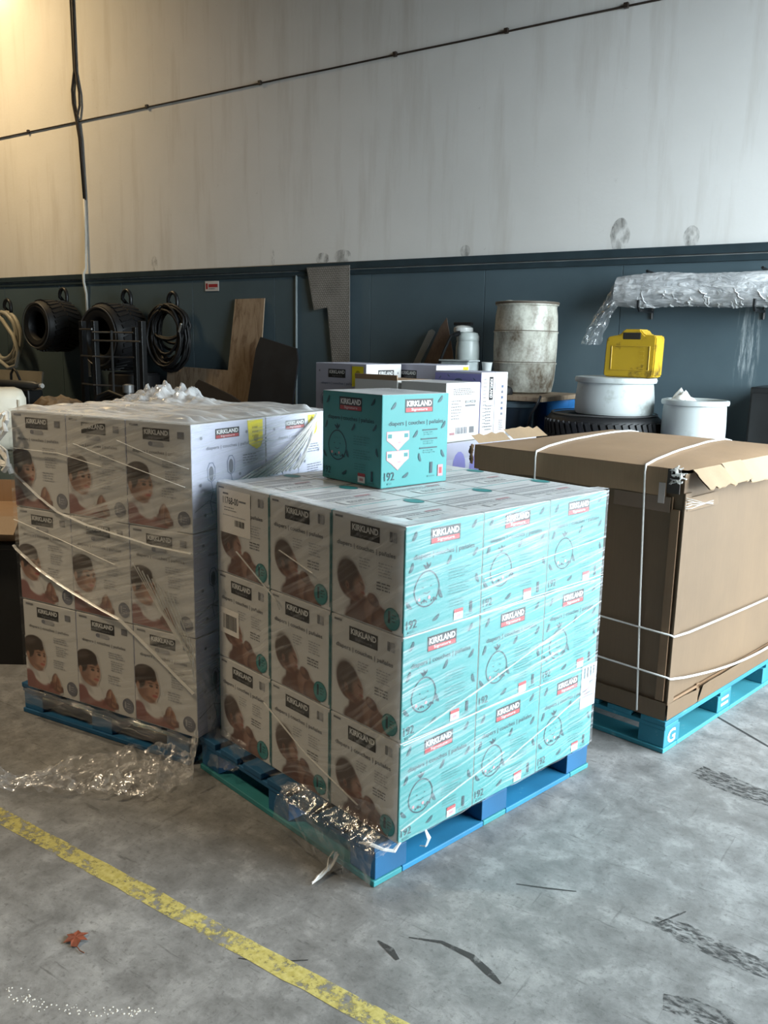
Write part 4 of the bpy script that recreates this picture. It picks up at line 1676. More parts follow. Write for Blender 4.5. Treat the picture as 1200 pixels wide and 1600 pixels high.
    for x0, x1, zb in ((-.124, -.172, .15), (-.70, -.715, .15)):
        pts = [(x0, -.0135, zb + .01), (x0 + (x1 - x0) * .5, -.017, .65), (x1, -.0165, 1.19), (x1, -.012, z1 + .004)]
        for s in range(1, 12):
            t = s / 12
            pts.append((x1 - .20 * t, t * D3, top((x1 - .2 * t + W3 + .006) / (W3 + .012), t)[2] + .0075))
        pts += [(x1 - .20, D3 + .014, z1 + .002), (x1 - .20, D3 + .016, .7), (x1 - .2, D3 + .016, .16)]
        strap(pts)
    for zc, zr_, sag in ((.53, .50, .0), (.345, .235, .035)):
        pts = []
        for s in range(11):
            t = s / 10
            pts.append((-W3 * (1 - t) + .0, -.018, zc + .03 * (1 - t) - .006 * math.sin(PI * t)))
        pts += [(.012, -.010, zc - .005)]
        for s in range(1, 13):
            t = s / 12
            pts.append((.0185 + .004 * math.sin(PI * t), t * (D3 + .005), zc - .008 + (zr_ - zc) * t - sag * math.sin(PI * t)))
        strap(pts)
    return c


big_carton()

# ------------------------------------------------------------------ things along the wall, right to left
M_RUBBER = simple('black_rubber', (.007, .007, .008, 1), .55, var=.3, scale=12)
M_BLACK = simple('black_metal', (.012, .013, .014, 1), .4, var=.3)
M_BENCH = simple('dark_grey_steel', (.045, .047, .05, 1), .5, var=.25)
M_HDPE = dirty('grubby_white_plastic', (.56, .56, .49, 1), (.11, .08, .05, 1), .45, (.42, .66), 7, (1, 1, .5))
M_HDPE2 = dirty('pale_blue_white_plastic', (.46, .50, .50, 1), (.20, .21, .18, 1), .4, (.56, .74), 5, (1, 1, .7))
M_YELLOW = dirty('grubby_yellow_plastic', (.52, .335, .018, 1), (.09, .055, .015, 1), .45, (.54, .68), 9, (1, 1, 1))
M_BLUEP = dirty('blue_drum_plastic', (.03, .18, .48, 1), (.03, .05, .09, 1), .4, (.55, .75), 6)
M_PLY = None
n = N('weathered_plywood')
g = n.noise(n.coord('Object', (3, 3, .8)), 4, 7, .65, 1.2)
c = n.ramp(g, [(.32, (.16, .10, .06, 1)), (.5, (.31, .225, .15, 1)), (.7, (.38, .29, .20, 1))])
n.link(c, n.b.inputs['Base Color'])
M_PLY = n.done(.7)


def bench(name, label, x0, x1, y0, y1, z, m=M_BENCH):
    b = thing(name, label, 'bench', (0, 0, 0))
    mb = MB()
    mb.box((x0, y0, z - .04), (x1, y1, z), bev=.004)
    build(mb, 'worktop', m, b)
    for x in (x0 + .05, x1 - .05):
        for y in (y0 + .05, y1 - .05):
            mb = MB()
            mb.box((x - .025, y - .025, 0.001), (x + .025, y + .025, z - .04))
            build(mb, 'leg', m, b)
    mb = MB()
    mb.box((x0 + .03, y0 + .03, .25), (x1 - .03, y1 - .03, .27))
    build(mb, 'shelf', m, b)
    return b


bench('steel_bench', 'dark steel bench under the drums and tire, hidden behind the brown carton', -4.66, -1.41, 5.45, 6.70, .92)


def lathe_thing(parts, name, label, cat, loc, rz=0, group=None):
    t = thing(name, label, cat, loc, rz, group)
    for nm, prof, m, cap in parts:
        mb = MB()
        mb.lathe(prof, 40, cap=cap)
        build(mb, nm, m, t, True)
    return t


ZBN = .921
# black lidded bin and blue tub carrying the plank and the drum
t = lathe_thing([('bucket', [(.13, 0), (.155, .28), (.160, .30), (.150, .305)], simple('navy_black_plastic', (.012, .022, .035, 1), .35), True),
                 ('lid', [(.168, .306), (.172, .335), (.160, .352), (.06, .358)], simple('slate_plastic', (.06, .09, .11, 1), .4), True)],
                'lidded_bucket', 'dark navy bucket with lid under the plank, left of the blue tub', 'bucket', (-3.02, 6.0, ZBN))
t = lathe_thing([('tub', [(.155, 0), (.165, .02), (.165, .30), (.172, .31), (.172, .355), (.158, .36)], M_BLUEP, True)],
                'blue_tub', 'bright blue plastic drum under the plank that carries the tall drum', 'drum', (-2.885, 6.47, ZBN))
# second support so that the plank is level
mb = MB()
mb.box((-3.19, 5.83, 1.2815), (-2.70, 6.60, 1.3175), bev=.004)
o = build(mb, 'plank', M_PLY)
tag(o, 'weathered wooden plank lying across the bucket and blue tub', 'plank')
t = thing('plastic_drum', 'tall grubby white drum with two ribs standing on the plank', 'drum', (-3.09, 6.30, 1.319))
mb = MB()
mb.lathe([(.200, 0), (.222, .012), (.238, .10), (.246, .22), (.253, .232), (.246, .244), (.250, .36), (.248, .46), (.255, .472), (.247, .484), (.242, .60), (.232, .66), (.236, .672), (.246, .676), (.246, .700), (.236, .704), (.05, .69)], 48)
build(mb, 'body', M_HDPE, t, True)
mb = MB()
mb.lathe([(.2455, 0), (.249, .004), (.249, .010), (.2455, .014)], 48, mat=Matrix.Translation((0, 0, .232)), cap=False)
mb.lathe([(.2475, 0), (.2515, .004), (.2515, .010), (.2475, .014)], 48, mat=Matrix.Translation((0, 0, .470)), cap=False)
mb.lathe([(.247, 0), (.250, .005), (.250, .014), (.247, .018)], 48, mat=Matrix.Translation((0, 0, .684)), cap=False)
build(mb, 'hoop', simple('brown_grime_ring', (.10, .08, .06, 1), .6), t, True)
for a in (40, 220):
    mb = MB()
    mb.lathe([(.03, 0), (.032, .02), (.01, .024)], 16, mat=Matrix.Translation((.14 * math.cos(R(a)), .14 * math.sin(R(a)), .692)))
    build(mb, 'bung', M_HDPE, t, True)
# black hanging strap by the blue tub
mb = MB()
mb.tube([(-2.70, 5.80, 1.33), (-2.72, 5.79, 1.27), (-2.77, 5.80, 1.19), (-2.80, 5.82, 1.10), (-2.80, 5.85, .95), (-2.80, 5.80, .93)], [.014, .02, .016, .02, .014, .01], 8, flat=.4)
tag(build(mb, 'rubber_strap', M_RUBBER, smooth='all'), 'black rubber strap hanging off the plank in front of the blue tub', 'strap')
# dark lid-like hump on the plank, modelled as a small dome
mb = MB()
mb.lathe([(.075, 0), (.08, .02), (.07, .05), (.03, .07)], 24)
tag(build(mb, 'dark_hump', M_RUBBER, smooth=True, loc=(-3.08, 5.93, 1.3185)), 'small black lid-like bowl on the plank in front of the tall drum', 'hump')


def tyre(name, label, loc, rot, Ro, Ri, wd, lugs=44, group=None):
    t = thing(name, label, 'tire', loc)
    t.rotation_euler = rot
    h = wd / 2
    mb = MB()
    prof = [(Ri, -h * .72), (Ri + .02, -h * .92), ((Ri + Ro) / 2, -h), (Ro - .03, -h * .93), (Ro - .006, -h * .74), (Ro, -h * .4), (Ro + .002, 0), (Ro, h * .4), (Ro - .006, h * .74), (Ro - .03, h * .93), ((Ri + Ro) / 2, h), (Ri + .02, h * .92), (Ri, h * .72), (Ri + .015, h * .5), (Ro - .035, h * .3), (Ro - .035, -h * .3), (Ri + .015, -h * .5), (Ri, -h * .72)]
    mb.lathe(prof, 48, cap=False)
    build(mb, 'carcass', M_RUBBER, t, True)
    mb = MB()
    for k in range(lugs):
        a = 2 * PI * k / lugs
        for s in (-1, 1):
            mt_ = Matrix.Rotation(a + s * .02, 4, 'Z') @ Matrix.Translation((Ro + .003, 0, s * h * .38)) @ Matrix.Rotation(s * R(18), 4, 'X')
            mb.box((-.008, -PI * Ro / lugs * .62, -h * .34), (.007, PI * Ro / lugs * .62, h * .34), mat=mt_)
    o = build(mb, 'tread', M_RUBBER, t)
    o['kind'] = 'stuff'
    mb = MB()
    mb.lathe([((Ri + Ro) / 2 + .03, h + .001), ((Ri + Ro) / 2 + .035, h + .006), ((Ri + Ro) / 2 + .045, h + .006), ((Ri + Ro) / 2 + .05, h - .002)], 48, cap=False)
    build(mb, 'sidewall_ring', simple('worn_rubber', (.05, .05, .052, 1), .5), t, True)
    return t


tyre('truck_tire', 'big black truck tire lying flat under the wide white tub', (-2.265, 5.93, ZBN + .155), (0, 0, 0), .405, .24, .30, 52)
# white tub on the tyre
t = thing('plastic_tub', 'wide pale tub on the flat tire with the yellow jerry can on top', 'tub', (-2.19, 5.92, 1.2265 + .004))
mb = MB()
mb.lathe([(.262, 0), (.272, .02), (.272, .10), (.262, .19), (.258, .215)], 48)
build(mb, 'body', M_HDPE2, t, True)
mb = MB()
mb.lathe([(.258, .2155), (.277, .217), (.282, .235), (.277, .252), (.25, .256), (.12, .255)], 48)
build(mb, 'lid', M_HDPE2, t, True)
# jerry can
t = thing('jerry_can', 'grubby yellow jerry can with a moulded handle standing on the wide white tub', 'jerry can', (-2.07, 5.90, 1.4885), R(-4))
mb = MB()
prof = [(-.18, .012), (-.17, 0), (.168, 0), (.18, .012), (.184, .27), (.172, .283), (.10, .286), (.068, .310), (-.045, .310), (-.075, .286), (-.16, .270), (-.172, .255)]
prof = [(x, z + (.012 if z > .30 else 0)) for x, z in prof]
mb.prism(prof, -.075, .075)
me = mb.mesh('body', M_YELLOW)
bm = bmesh.new()
bm.from_mesh(me)
bmesh.ops.bevel(bm, geom=[e for e in bm.edges if e.calc_length() > .001], offset=.008, segments=2, affect='EDGES', clamp_overlap=True)
bm.to_mesh(me)
bm.free()
body = link('body', me, t)
mb = MB()
mb.box((-.055, -.0775, .252), (.078, .0775, .303), bev=.008)
build(mb, 'handle_opening_shade', simple('hollow_shade', (.02, .018, .012, 1), .8), t)  # dark block painting the shade inside the handle opening
mb = MB()
for k in range(6):
    mb.box((.075, -.0785, .06 + k * .028), (.105, -.0765, .066 + k * .028))
mb.tube([(-.125, -.077, .05), (-.125, -.077, .21), (.145, -.077, .21), (.145, -.077, .05)], .004, 6, closed=True)
build(mb, 'moulding', simple('bright_yellow_plastic', (.56, .37, .03, 1), .4), t)
mb = MB()
mb.lathe([(.022, 0), (.024, .02), (.012, .022)], 16, mat=Matrix.Translation((-.115, 0, .262)) @ Matrix.Rotation(R(-12), 4, 'Y'))
build(mb, 'cap', M_YELLOW, t, True)
# white open drum
t = thing('plastic_drum', 'pale open-topped drum with a rag, right of the flat tire', 'drum', (-1.64, 5.95, ZBN))
mb = MB()
mb.lathe([(.20, 0), (.208, .02), (.208, .25), (.203, .38), (.200, .40), (.190, .395), (.188, .03), (.01, .02)], 48)
build(mb, 'body', M_HDPE2, t, True)
mb = MB()
mb.lathe([(.202, .396), (.216, .400), (.220, .415), (.216, .430), (.200, .434), (.190, .428), (.190, .398)], 48, cap=False)
build(mb, 'rim', M_HDPE2, t, True)
mb = MB()
def rag(u, v):
    x, y = -.15 + .20 * u, -.10 + .20 * v
    return (x, y, .405 + .075 * math.exp(-((u - .35) / .35) ** 2 - ((v - .4) / .4) ** 2) * (1 + .9 * nz(u * 6, v * 6, 3)) + .008 * nz(u * 20, v * 20))
mb.grid(rag, 16, 16)
mb.grid(lambda u, v: (rag(u, v)[0], rag(u, v)[1], rag(u, v)[2] - .012), 16, 16)
o = build(mb, 'rag', simple('white_rag', (.66, .66, .64, 1), .8), smooth='all', loc=(-1.64, 5.95, ZBN))
tag(o, 'crumpled white rag spilling over the rim of the pale open drum', 'rag')
mb = MB()
mb.lathe([(.10, .400), (.187, .403), (.187, .409), (.02, .412)], 24)
build(mb, 'contents', simple('dark_grey_sludge', (.08, .085, .08, 1), .6), t, True)
# dark cabinet edge at the right of the picture
mb = MB()
mb.box((-1.375, 6.30, .001), (-.95, 6.70, 1.44), bev=.01)
t = thing('steel_cabinet', 'dark steel cabinet against the wall at the right edge, beyond the drums', 'cabinet')
build(mb, 'body', M_BLACK, t)
mb = MB()
mb.box((-1.36, 6.285, .08), (-.965, 6.2985, 1.40), bev=.004)
build(mb, 'door', M_BLACK, t)
mb = MB()
mb.box((-1.34, 6.27, .80), (-1.325, 6.284, .92), bev=.003)
build(mb, 'handle', M_BENCH, t)

# roll of foam tube in clear film on brackets
n = N('white_translucent_film_roll')
v = n.coord('Object', (2.5, 9, 9))
g = n.noise(v, 2.5, 6, .65, 1.0)
n.link(n.ramp(g, [(.3, (.30, .32, .34, 1)), (.55, (.60, .62, .64, 1)), (.68, (.88, .89, .90, 1))]), n.b.inputs['Base Color'])
n.bump(g, .9, .03)
M_ROLL = n.done(.22)
t = thing('foam_roll', 'long pale foam roll wrapped in crinkled clear film, hung on the wall', 'foam roll', (-2.45, 6.545, 2.105))
def roll(u, v):
    x = v * 2.3
    a = 2 * PI * u
    r = .118 + .014 * nz(x * 3, math.cos(a) * 1.5, math.sin(a) * 1.5) + .010 * abs(nz(x * 9 + a, math.cos(a) * 3, math.sin(a) * 3)) + .007 * abs(nz(x * 24 + 3 * math.cos(a), math.sin(a) * 5))
    r *= (.90 + .10 * float(sm(0, .12, x)))
    return (x, r * math.cos(a), r * math.sin(a) + .006 * math.sin(x * 3))
mb = MB()
mb.grid(roll, 36, 220, closed_u=True)
mb.add([roll(k / 36, 0) for k in range(36)], [tuple(range(36))])
mb.add([roll(k / 36, 1) for k in range(36)], [tuple(range(36))[::-1]])
build(mb, 'roll', M_ROLL, t, 'all')
rr = random.Random(21)
M_FOLD = simple('film_fold_glint', (.80, .81, .82, 1), .15, var=.15)  # near-white folds painting the glints of the crinkled film
mb = MB()
for k in range(64):
    x0 = .22 + rr.random() * 1.35 if k < 58 else .05 + rr.random() * .2
    a0, da, dx = R(rr.uniform(-150, -20) - 40), R(rr.uniform(25, 80)), rr.uniform(-.03, .09)
    pts = []
    for q in range(8):
        f = q / 7
        a, x = a0 + da * f, x0 + dx * f + .008 * rr.gauss(0, 1)
        r0 = roll((a / (2 * PI)) % 1.0, x / 2.3)
        l = math.hypot(r0[1], r0[2])
        pts.append((x, r0[1] * (1 + .0015 / l), r0[2] * (1 + .0015 / l)))
    wd = rr.uniform(.0025, .007)
    mb.tube(pts, [wd * (.3 + math.sin(PI * q / 7)) for q in range(8)], 5, flat=.5)
o = build(mb, 'film_fold_glints', M_FOLD, t, 'all')
o['kind'] = 'stuff'
M_TAIL = film('loose_clear_film', R(75), .40, .10, .45, (6, 30), thresh=(.5, .66), bump=1.0)
def rtail(u, v):
    x = .03 - .20 * v - .03 * v * math.sin(v * 3)
    w = .09 + .05 * v
    return (x + (u - .5) * w * 1.2 + .012 * nz(u * 7, v * 9), -.04 - .06 * math.sin(u * PI) + .03 * nz(u * 6, v * 8, 2) - .02 * v, .10 - .50 * v + (u - .5) * -.10 * (1 - v) + .014 * nz(u * 9, v * 7, 5) - (1 - u) * .10 * (1 - v))
mb = MB()
mb.grid(rtail, 24, 44, 0, lambda u, v: (u * .16, v * .55))
build(mb, 'film_tail', M_TAIL, t, 'all', fix=False)
for x in (.21, 1.02, 1.9):
    mb = MB()
    mb.tube([(x, .190, -.145), (x, -.11, -.145), (x, -.135, -.12), (x, -.135, -.07)], .012, 6)
    mb.tube([(x, .184, .10), (x, .184, -.2)], .012, 6)
    mb.tube([(x, .184, .138), (x, .0, .146)], .011, 6)
    build(mb, 'bracket', M_BLACK, t)

# spray bottle, clear tub, cup on a crate on the bench
mb = MB()
mb.box((-3.86, 5.62, ZBN), (-3.44, 6.40, 1.462), bev=.006)
tag(build(mb, 'storage_crate', M_BENCH), 'dark storage crate on the steel bench carrying the sprayer', 'crate')
mb = MB()
mb.box((-3.43, 5.62, ZBN), (-3.20, 6.02, 1.462), bev=.006)
tag(build(mb, 'storage_crate', M_BENCH), 'narrow dark storage crate on the steel bench carrying the small white cup', 'crate')
t = thing('pump_sprayer', 'white plastic pump sprayer with black handle, left of the tall drum', 'sprayer', (-3.545, 6.18, 1.463))
mb = MB()
mb.lathe([(.088, 0), (.096, .01), (.096, .20), (.090, .24), (.088, .25), (.092, .255), (.092, .285), (.078, .315), (.045, .325)], 32)
build(mb, 'tank', simple('pale_green_white_plastic', (.56, .62, .60, 1), .35), t, True)
mb = MB()
mb.lathe([(.075, 0), (.08, .01), (.078, .035), (.05, .05), (.02, .054)], 28, mat=Matrix.Translation((-.045, .0, .322)))
build(mb, 'pump_cap', simple('white_plastic', (.66, .68, .66, 1), .35), t, True)
mb = MB()
mb.box((-.13, -.022, .374), (.035, .022, .400), bev=.008)
mb.lathe([(.018, .36), (.018, .385)], 12, mat=Matrix.Translation((-.045, 0, 0)))
build(mb, 'pump_handle', M_BLACK, t)
mb = MB()
mb.tube([(-.06, -.085, .31), (-.10, -.10, .29), (-.15, -.11, .18), (-.20, -.11, .06), (-.215, -.11, .03)], [.012, .012, .012, .012, .010], 8)
mb.tube([(-.03, -.07, .315), (-.075, -.09, .30)], .02, 8)
build(mb, 'spray_wand', M_BLACK, t, True)
t = thing('clear_tub', 'cloudy clear plastic tub in front of the pump sprayer', 'tub', (-3.43, 5.86, 1.463))
mb = MB()
mb.box((-.125, -.08, 0), (.125, .08, .095), bev=.012)
build(mb, 'tub', simple('cloudy_plastic', (.34, .38, .38, 1), .3, var=.2, scale=14), t)
mb = MB()
mb.box((-.135, -.088, .0955), (.135, .088, .106), bev=.004)
build(mb, 'lid', simple('clear_grey_plastic', (.42, .47, .47, 1), .3), t)
t = thing('plastic_cup', 'small white cup on the crate between the clear tub and the drum', 'cup', (-3.235, 5.95, 1.463))
mb = MB()
mb.lathe([(.030, 0), (.040, .085), (.043, .09), (.040, .092), (.036, .085), (.028, .006), (.002, .005)], 24)
build(mb, 'cup', simple('white_cup_plastic', (.62, .65, .64, 1), .35), t, True)

# leaning sheets
M_RUST = dirty('rusty_steel', (.20, .14, .11, 1), (.10, .07, .055, 1), .6, (.4, .65), 6)


def leaning(name, label, cat, poly, y_bot, y_top, thick, m, part='sheet'):
    """polygon of (x, z) leaning on the wall: y runs from y_bot at z=0 to y_top at the top"""
    zt = max(p[1] for p in poly)
    f = lambda z: y_bot + (y_top - y_bot) * z / zt
    vs = [(x, f(z), z) for x, z in poly] + [(x, f(z) + thick, z) for x, z in poly]
    L = len(poly)
    fs = [tuple(range(L)), tuple(range(2 * L - 1, L - 1, -1))] + [(i, i + L, (i + 1) % L + L, (i + 1) % L) for i in range(L)]
    mb = MB()
    mb.add(vs, fs)
    t = thing(name, label, cat)
    build(mb, part, m, t)
    return t, f


leaning('steel_offcut', 'rusty brown triangular steel offcut leaning on the wall left of the sprayer', 'sheet metal', [(-4.46, .925), (-3.80, .925), (-3.95, 1.62), (-4.045, 1.915), (-4.10, 1.84), (-4.28, 1.42)], 6.43, 6.66, .006, M_RUST)
leaning('aluminium_angle', 'slim bright aluminium strip leaning beside the rusty triangular offcut', 'metal strip', [(-4.62, .925), (-4.56, .925), (-4.165, 1.79), (-4.205, 1.815), (-4.235, 1.80)], 6.40, 6.67, .012, simple('dull_aluminium', (.42, .46, .47, 1), .4, .7))
leaning('plywood_offcut', 'L-shaped weathered plywood offcut leaning on the slate wall', 'plywood', [(-7.72, .002), (-6.27, .002), (-6.28, 2.115), (-6.70, 2.11), (-6.74, 1.365), (-7.70, 1.385)], 6.48, 6.715, .014, M_PLY)
leaning('black_sheet', 'black sheet panel leaning in front of the plywood offcut', 'panel', [(-6.24, .002), (-5.60, .002), (-5.60, 1.50), (-5.64, 1.615), (-6.14, 1.72), (-6.18, 1.60)], 6.15, 6.50, .02, simple('black_board', (.018, .020, .024, 1), .5, var=.3))
leaning('dark_board', 'dark brown board leaning low in front of the plywood offcut', 'board', [(-6.75, .002), (-5.95, .002), (-6.0, 1.10), (-6.13, 1.15), (-6.62, 1.285), (-6.66, 1.24)], 5.8, 6.1, .02, simple('dark_brown_board', (.032, .024, .02, 1), .6, var=.3))
# chequer plate
poly = [(-5.70, 2.40), (-5.605, 1.99), (-5.435, 2.015), (-5.345, 1.30), (-5.15, 1.30), (-5.165, 2.405)]
t = thing('checker_plate', 'stepped offcut of grey checker plate fixed on the slate wall', 'metal plate')
mb = MB()
mb.prism(poly, YW - .062, YW - .056)
build(mb, 'plate', simple('dull_checker_steel', (.24, .225, .205, 1), .5, .15, var=.2), t)
def inside(x, z):
    r = False
    for i in range(len(poly)):
        (x1, z1), (x2, z2) = poly[i], poly[(i + 1) % len(poly)]
        if (z1 > z) != (z2 > z) and x < (x2 - x1) * (z - z1) / (z2 - z1) + x1:
            r = not r
    return r
mb = MB()
k = 0
for iz in range(60):
    for ix in range(32):
        x, z = -5.71 + ix * .024 + .012 * (iz % 2), 1.31 + iz * .0215
        if inside(x, z) and inside(x + .01, z + .008) and inside(x - .01, z - .008):
            a = R(45) if (ix + iz) % 2 else R(-45)
            mt_ = Matrix.Translation((x, YW - .0625, z)) @ Matrix.Rotation(a, 4, 'Y')
            mb.add([(-.012, 0, 0), (0, 0, -.0035), (.012, 0, 0), (0, 0, .0035), (0, -.003, 0)], [(0, 1, 4), (1, 2, 4), (2, 3, 4), (3, 0, 4)], mat=mt_)
o = build(mb, 'raised_lugs', simple('worn_checker_lugs', (.46, .44, .40, 1), .35, .3), t)
o['kind'] = 'stuff'
mb = MB()
for x, z in ((-5.55, 2.36), (-5.22, 2.36), (-5.2, 1.6)):
    mb.lathe([(.010, 0), (.008, .036)], 8, mat=Matrix.Translation((x, YW - .060, z)) @ Matrix.Rotation(R(-90), 4, 'X'))
build(mb, 'bolt', M_BLACK, t)
# small sign
t = thing('wall_sign', 'small white sign with red lettering on the slate wall', 'sign', (-7.07, YW - .025, 2.20))
mb = MB()
mb.box((-.105, -.002, 0), (.105, .002, .105), bev=.001)
build(mb, 'plate', simple('white_sign_plate', (.62, .60, .60, 1), .4), t)
pr = Print(.21, .105)
pr.rect(.06, .22, .20, .8, RD)
pr.rect(.26, .30, .92, .62, RD)
pr.lines(.28, .72, .88, 1, .1, GY, 2, .08)
o = link('lettering', pr.mesh('lettering'), t, (0, -.0026, 0))

# conduit and wires on the wall
M_WIRE = simple('dark_brown_cable', (.035, .024, .018, 1), .5, var=.2)
t = thing('wall_cable', 'thin dark cable clipped level across the upper beige wall', 'cable')
mb = MB()
mb.tube([(-17 + .5 * k, YW - .012, 4.19 + .004 * nz(k * .8, 2)) for k in range(36)], .008, 6)
build(mb, 'cable', M_WIRE, t)
for x in (-11.4, -8.05, -6.35, -4.72, -3.62, -2.62, -10.3):
    mb = MB()
    mb.box((x - .018, YW - .03, 4.175), (x + .018, YW - .0005, 4.215), bev=.004)
    build(mb, 'cable_clip', M_WIRE, t)
t = thing('drop_cable', 'pair of dark cables dropping down the left of the beige wall, white below', 'cable')
mb = MB()
mb.tube([(-9.315, YW - .016, 7.59), (-9.32, YW - .016, 5.5), (-9.315, YW - .016, 4.75), (-9.365, YW - .02, 4.55), (-9.36, YW - .02, 4.40), (-9.30, YW - .028, 4.20), (-9.27, YW - .02, 4.0), (-9.235, YW - .016, 3.3)], .016, 6)
mb.tube([(-9.285, YW - .016, 7.59), (-9.285, YW - .016, 5.5), (-9.29, YW - .016, 4.75), (-9.235, YW - .02, 4.5), (-9.235, YW - .02, 4.36), (-9.285, YW - .028, 4.22), (-9.25, YW - .02, 4.0), (-9.225, YW - .016, 3.3)], .015, 6)
build(mb, 'cable', M_WIRE, t, 'all')
mb = MB()
mb.tube([(-9.23, YW - .018, 3.31), (-9.235, YW - .018, 2.9), (-9.25, YW - .03, 2.5), (-9.25, YW - .065, 2.44), (-9.25, YW - .065, 2.34), (-9.245, YW - .04, 2.2), (-9.25, YW - .04, 1.2)], .016, 8)
build(mb, 'white_conduit', simple('white_conduit', (.62, .60, .54, 1), .45), t, 'all', label='white lower conduit')

# left part of the wall: hose, tyres, rack, cable coil
def hook(parent, x, y, z, h=.10, back=.10):
    mb = MB()
    pts = [(x - .07, y + back, z - .05)]
    for k in range(9):
        a = PI * (1 - k / 8)
        pts.append((x + .075 * math.cos(a), y, z + h * .5 + .095 * math.sin(a)))
    pts.append((x + .08, y - .01, z - h))
    mb.tube(pts, .022, 8)
    return build(mb, 'hook', M_BLACK, parent, 'all')


def coil(name, label, loc, rx, rz_, n_, r, m, spread, cat='hose', seed=1, tailpts=None):
    t = thing(name, label, cat, loc)
    rr = random.Random(seed)
    pts = []
    for k in range(n_):
        ax, az = rx * (1 + rr.uniform(-spread, spread)), rz_ * (1 + rr.uniform(-spread, spread))
        ox, oz = rr.gauss(0, .02), rr.gauss(0, .02)
        for s in range(20):
            a = 2 * PI * s / 20
            pts.append((ox + ax * math.sin(a), -.02 - .012 * (k % 9) + .02 * rr.random(), oz - az * (1 - math.cos(a)) + (rz_ - az) * .0))
    if tailpts:
        pts += tailpts
    mb = MB()
    mb.tube(pts, r, 7)
    build(mb, 'coil', m, t, 'all')
    return t


t = coil('hose_coil', 'pale grey hose coiled on a wall hook at the left edge', (-10.78, 6.58, 1.98), .30, .30, 3, .028, simple('pale_grey_hose', (.40, .39, .34, 1), .45), .10, 'hose', 2,
         [(.25, -.07, -.30), (.36, -.08, -.50), (.30, -.08, -.68), (.12, -.08, -.72), (-.1, -.08, -.62), (-.3, -.08, -.5)])
hook(t, 0.05, 0.0, .02)
t = tyre('hanging_tire', 'black tire hanging flat on the wall at far left, right of the hose', (-9.56, 6.46, 1.81), (R(90), 0, 0), .30, .155, .50, 30)
hk = hook(t, 0, 0, 0)
hk.rotation_euler = (R(-90), 0, 0)
hk.location = (0, .31, -.155)
t = tyre('hanging_tire', 'larger black tire hanging behind the black steel rack', (-8.35, 6.44, 1.69), (R(90), 0, 0), .37, .20, .50, 34)
hk = hook(t, 0, 0, 0)
hk.rotation_euler = (R(-90), 0, 0)
hk.location = (0, .39, -.175)
t = coil('cable_coil', 'bundle of black cable coiled on a wall hook right of the rack', (-7.57, 6.60, 2.02), .25, .26, 17, .016, M_RUBBER, .34, 'cable', 5)
hook(t, 0.0, 0.02, .02, .10)
mb = MB()
mb.lathe([(.014, 0), (.014, .09), (.008, .10)], 10, mat=Matrix.Translation((.27, -.14, -.26)) @ Matrix.Rotation(R(25), 4, 'Y'))
build(mb, 'plug', simple('steel_plug', (.4, .4, .38, 1), .35, .8), t)
# black drum behind the rack
lathe_thing([('body', [(.27, .002), (.285, .01), (.285, .42), (.292, .43), (.285, .44), (.285, .84), (.292, .85), (.285, .86), (.285, 1.27), (.275, 1.285)], M_RUBBER, True),
             ('lid', [(.268, 1.286), (.272, 1.30), (.2, 1.295)], M_RUBBER, True)], 'steel_drum', 'black drum standing behind the steel rack, below the larger hanging tire', 'drum', (-8.02, 6.42, 0))
# black steel rack
t = thing('steel_rack', 'black tubular steel rack standing in front of the larger hanging tire', 'rack', (0, 0, 0))
for x, y, h in ((-8.42, 6.05, 1.86), (-8.08, 5.96, 1.86), (-7.38, 6.03, 1.86), (-7.62, 6.14, 1.80)):
    mb = MB()
    mb.box((x - .03, y - .03, .001), (x + .03, y + .03, h), bev=.004)
    build(mb, 'post', M_BLACK, t)
M_BAR = simple('worn_steel_bar', (.09, .09, .09, 1), .35, .5)
for z, segs in ((1.77, ((-8.42, 6.05, -8.08, 5.96),)), (1.74, ((-8.08, 5.96, -7.62, 6.14),)), (1.65, ((-8.08, 5.96, -7.38, 6.03),)), (1.48, ((-8.42, 6.05, -8.08, 5.96), (-8.08, 5.96, -7.62, 6.14))), (1.17, ((-8.42, 6.05, -8.08, 5.96), (-8.08, 5.96, -7.62, 6.14)))):
    for x0, y0, x1, y1 in segs:
        mb = MB()
        mb.tube([(x0, y0 - .033, z), (x1, y1 - .033, z)], .011, 6)
        build(mb, 'rail', M_BAR, t)
mb = MB()
mb.tube([(-7.85, 6.0, .4), (-7.85, 6.0, 1.76)], .013, 6)
build(mb, 'rail', M_BAR, t)
# low bench with tool, paper and hoses
bench('workbench', 'low dark workbench at far left carrying the crumpled paper and the tool', -9.9, -6.9, 5.2, 5.84, .86)
M_PAPER = kraft('crumpled_brown_paper', (.24, .165, .10, 1))
mb = MB()
def pap(u, v):
    a, b = u * 2 - 1, v * 2 - 1
    e = max(0, 1 - (a * a) ** 1.5) * max(0, 1 - (b * b) ** 1.5)
    return (-8.17 + a * .42 + .02 * nz(u * 7, v * 5), 5.52 + b * .25, .864 + e * (.17 + .08 * nz(u * 4, v * 3, 7) + .035 * nz(u * 11, v * 10, 2)))
mb.grid(pap, 30, 22)
tag(build(mb, 'crumpled_paper', M_PAPER, smooth=False), 'crumpled brown packing paper heaped on the low workbench', 'paper')
t = thing('power_tool', 'long black tool with grey barrel and looped handle on the workbench', 'tool', (-8.98, 5.60, .861), R(4))
mb = MB()
mb.box((-.30, -.10, 0), (.26, .10, .24), bev=.02)
build(mb, 'case', M_BLACK, t)
mb = MB()
mb.lathe([(.035, 0), (.045, .02), (.045, .62), (.03, .66), (.03, .72)], 16, mat=Matrix.Translation((-.30, -.05, .29)) @ Matrix.Rotation(R(90), 4, 'Y'))
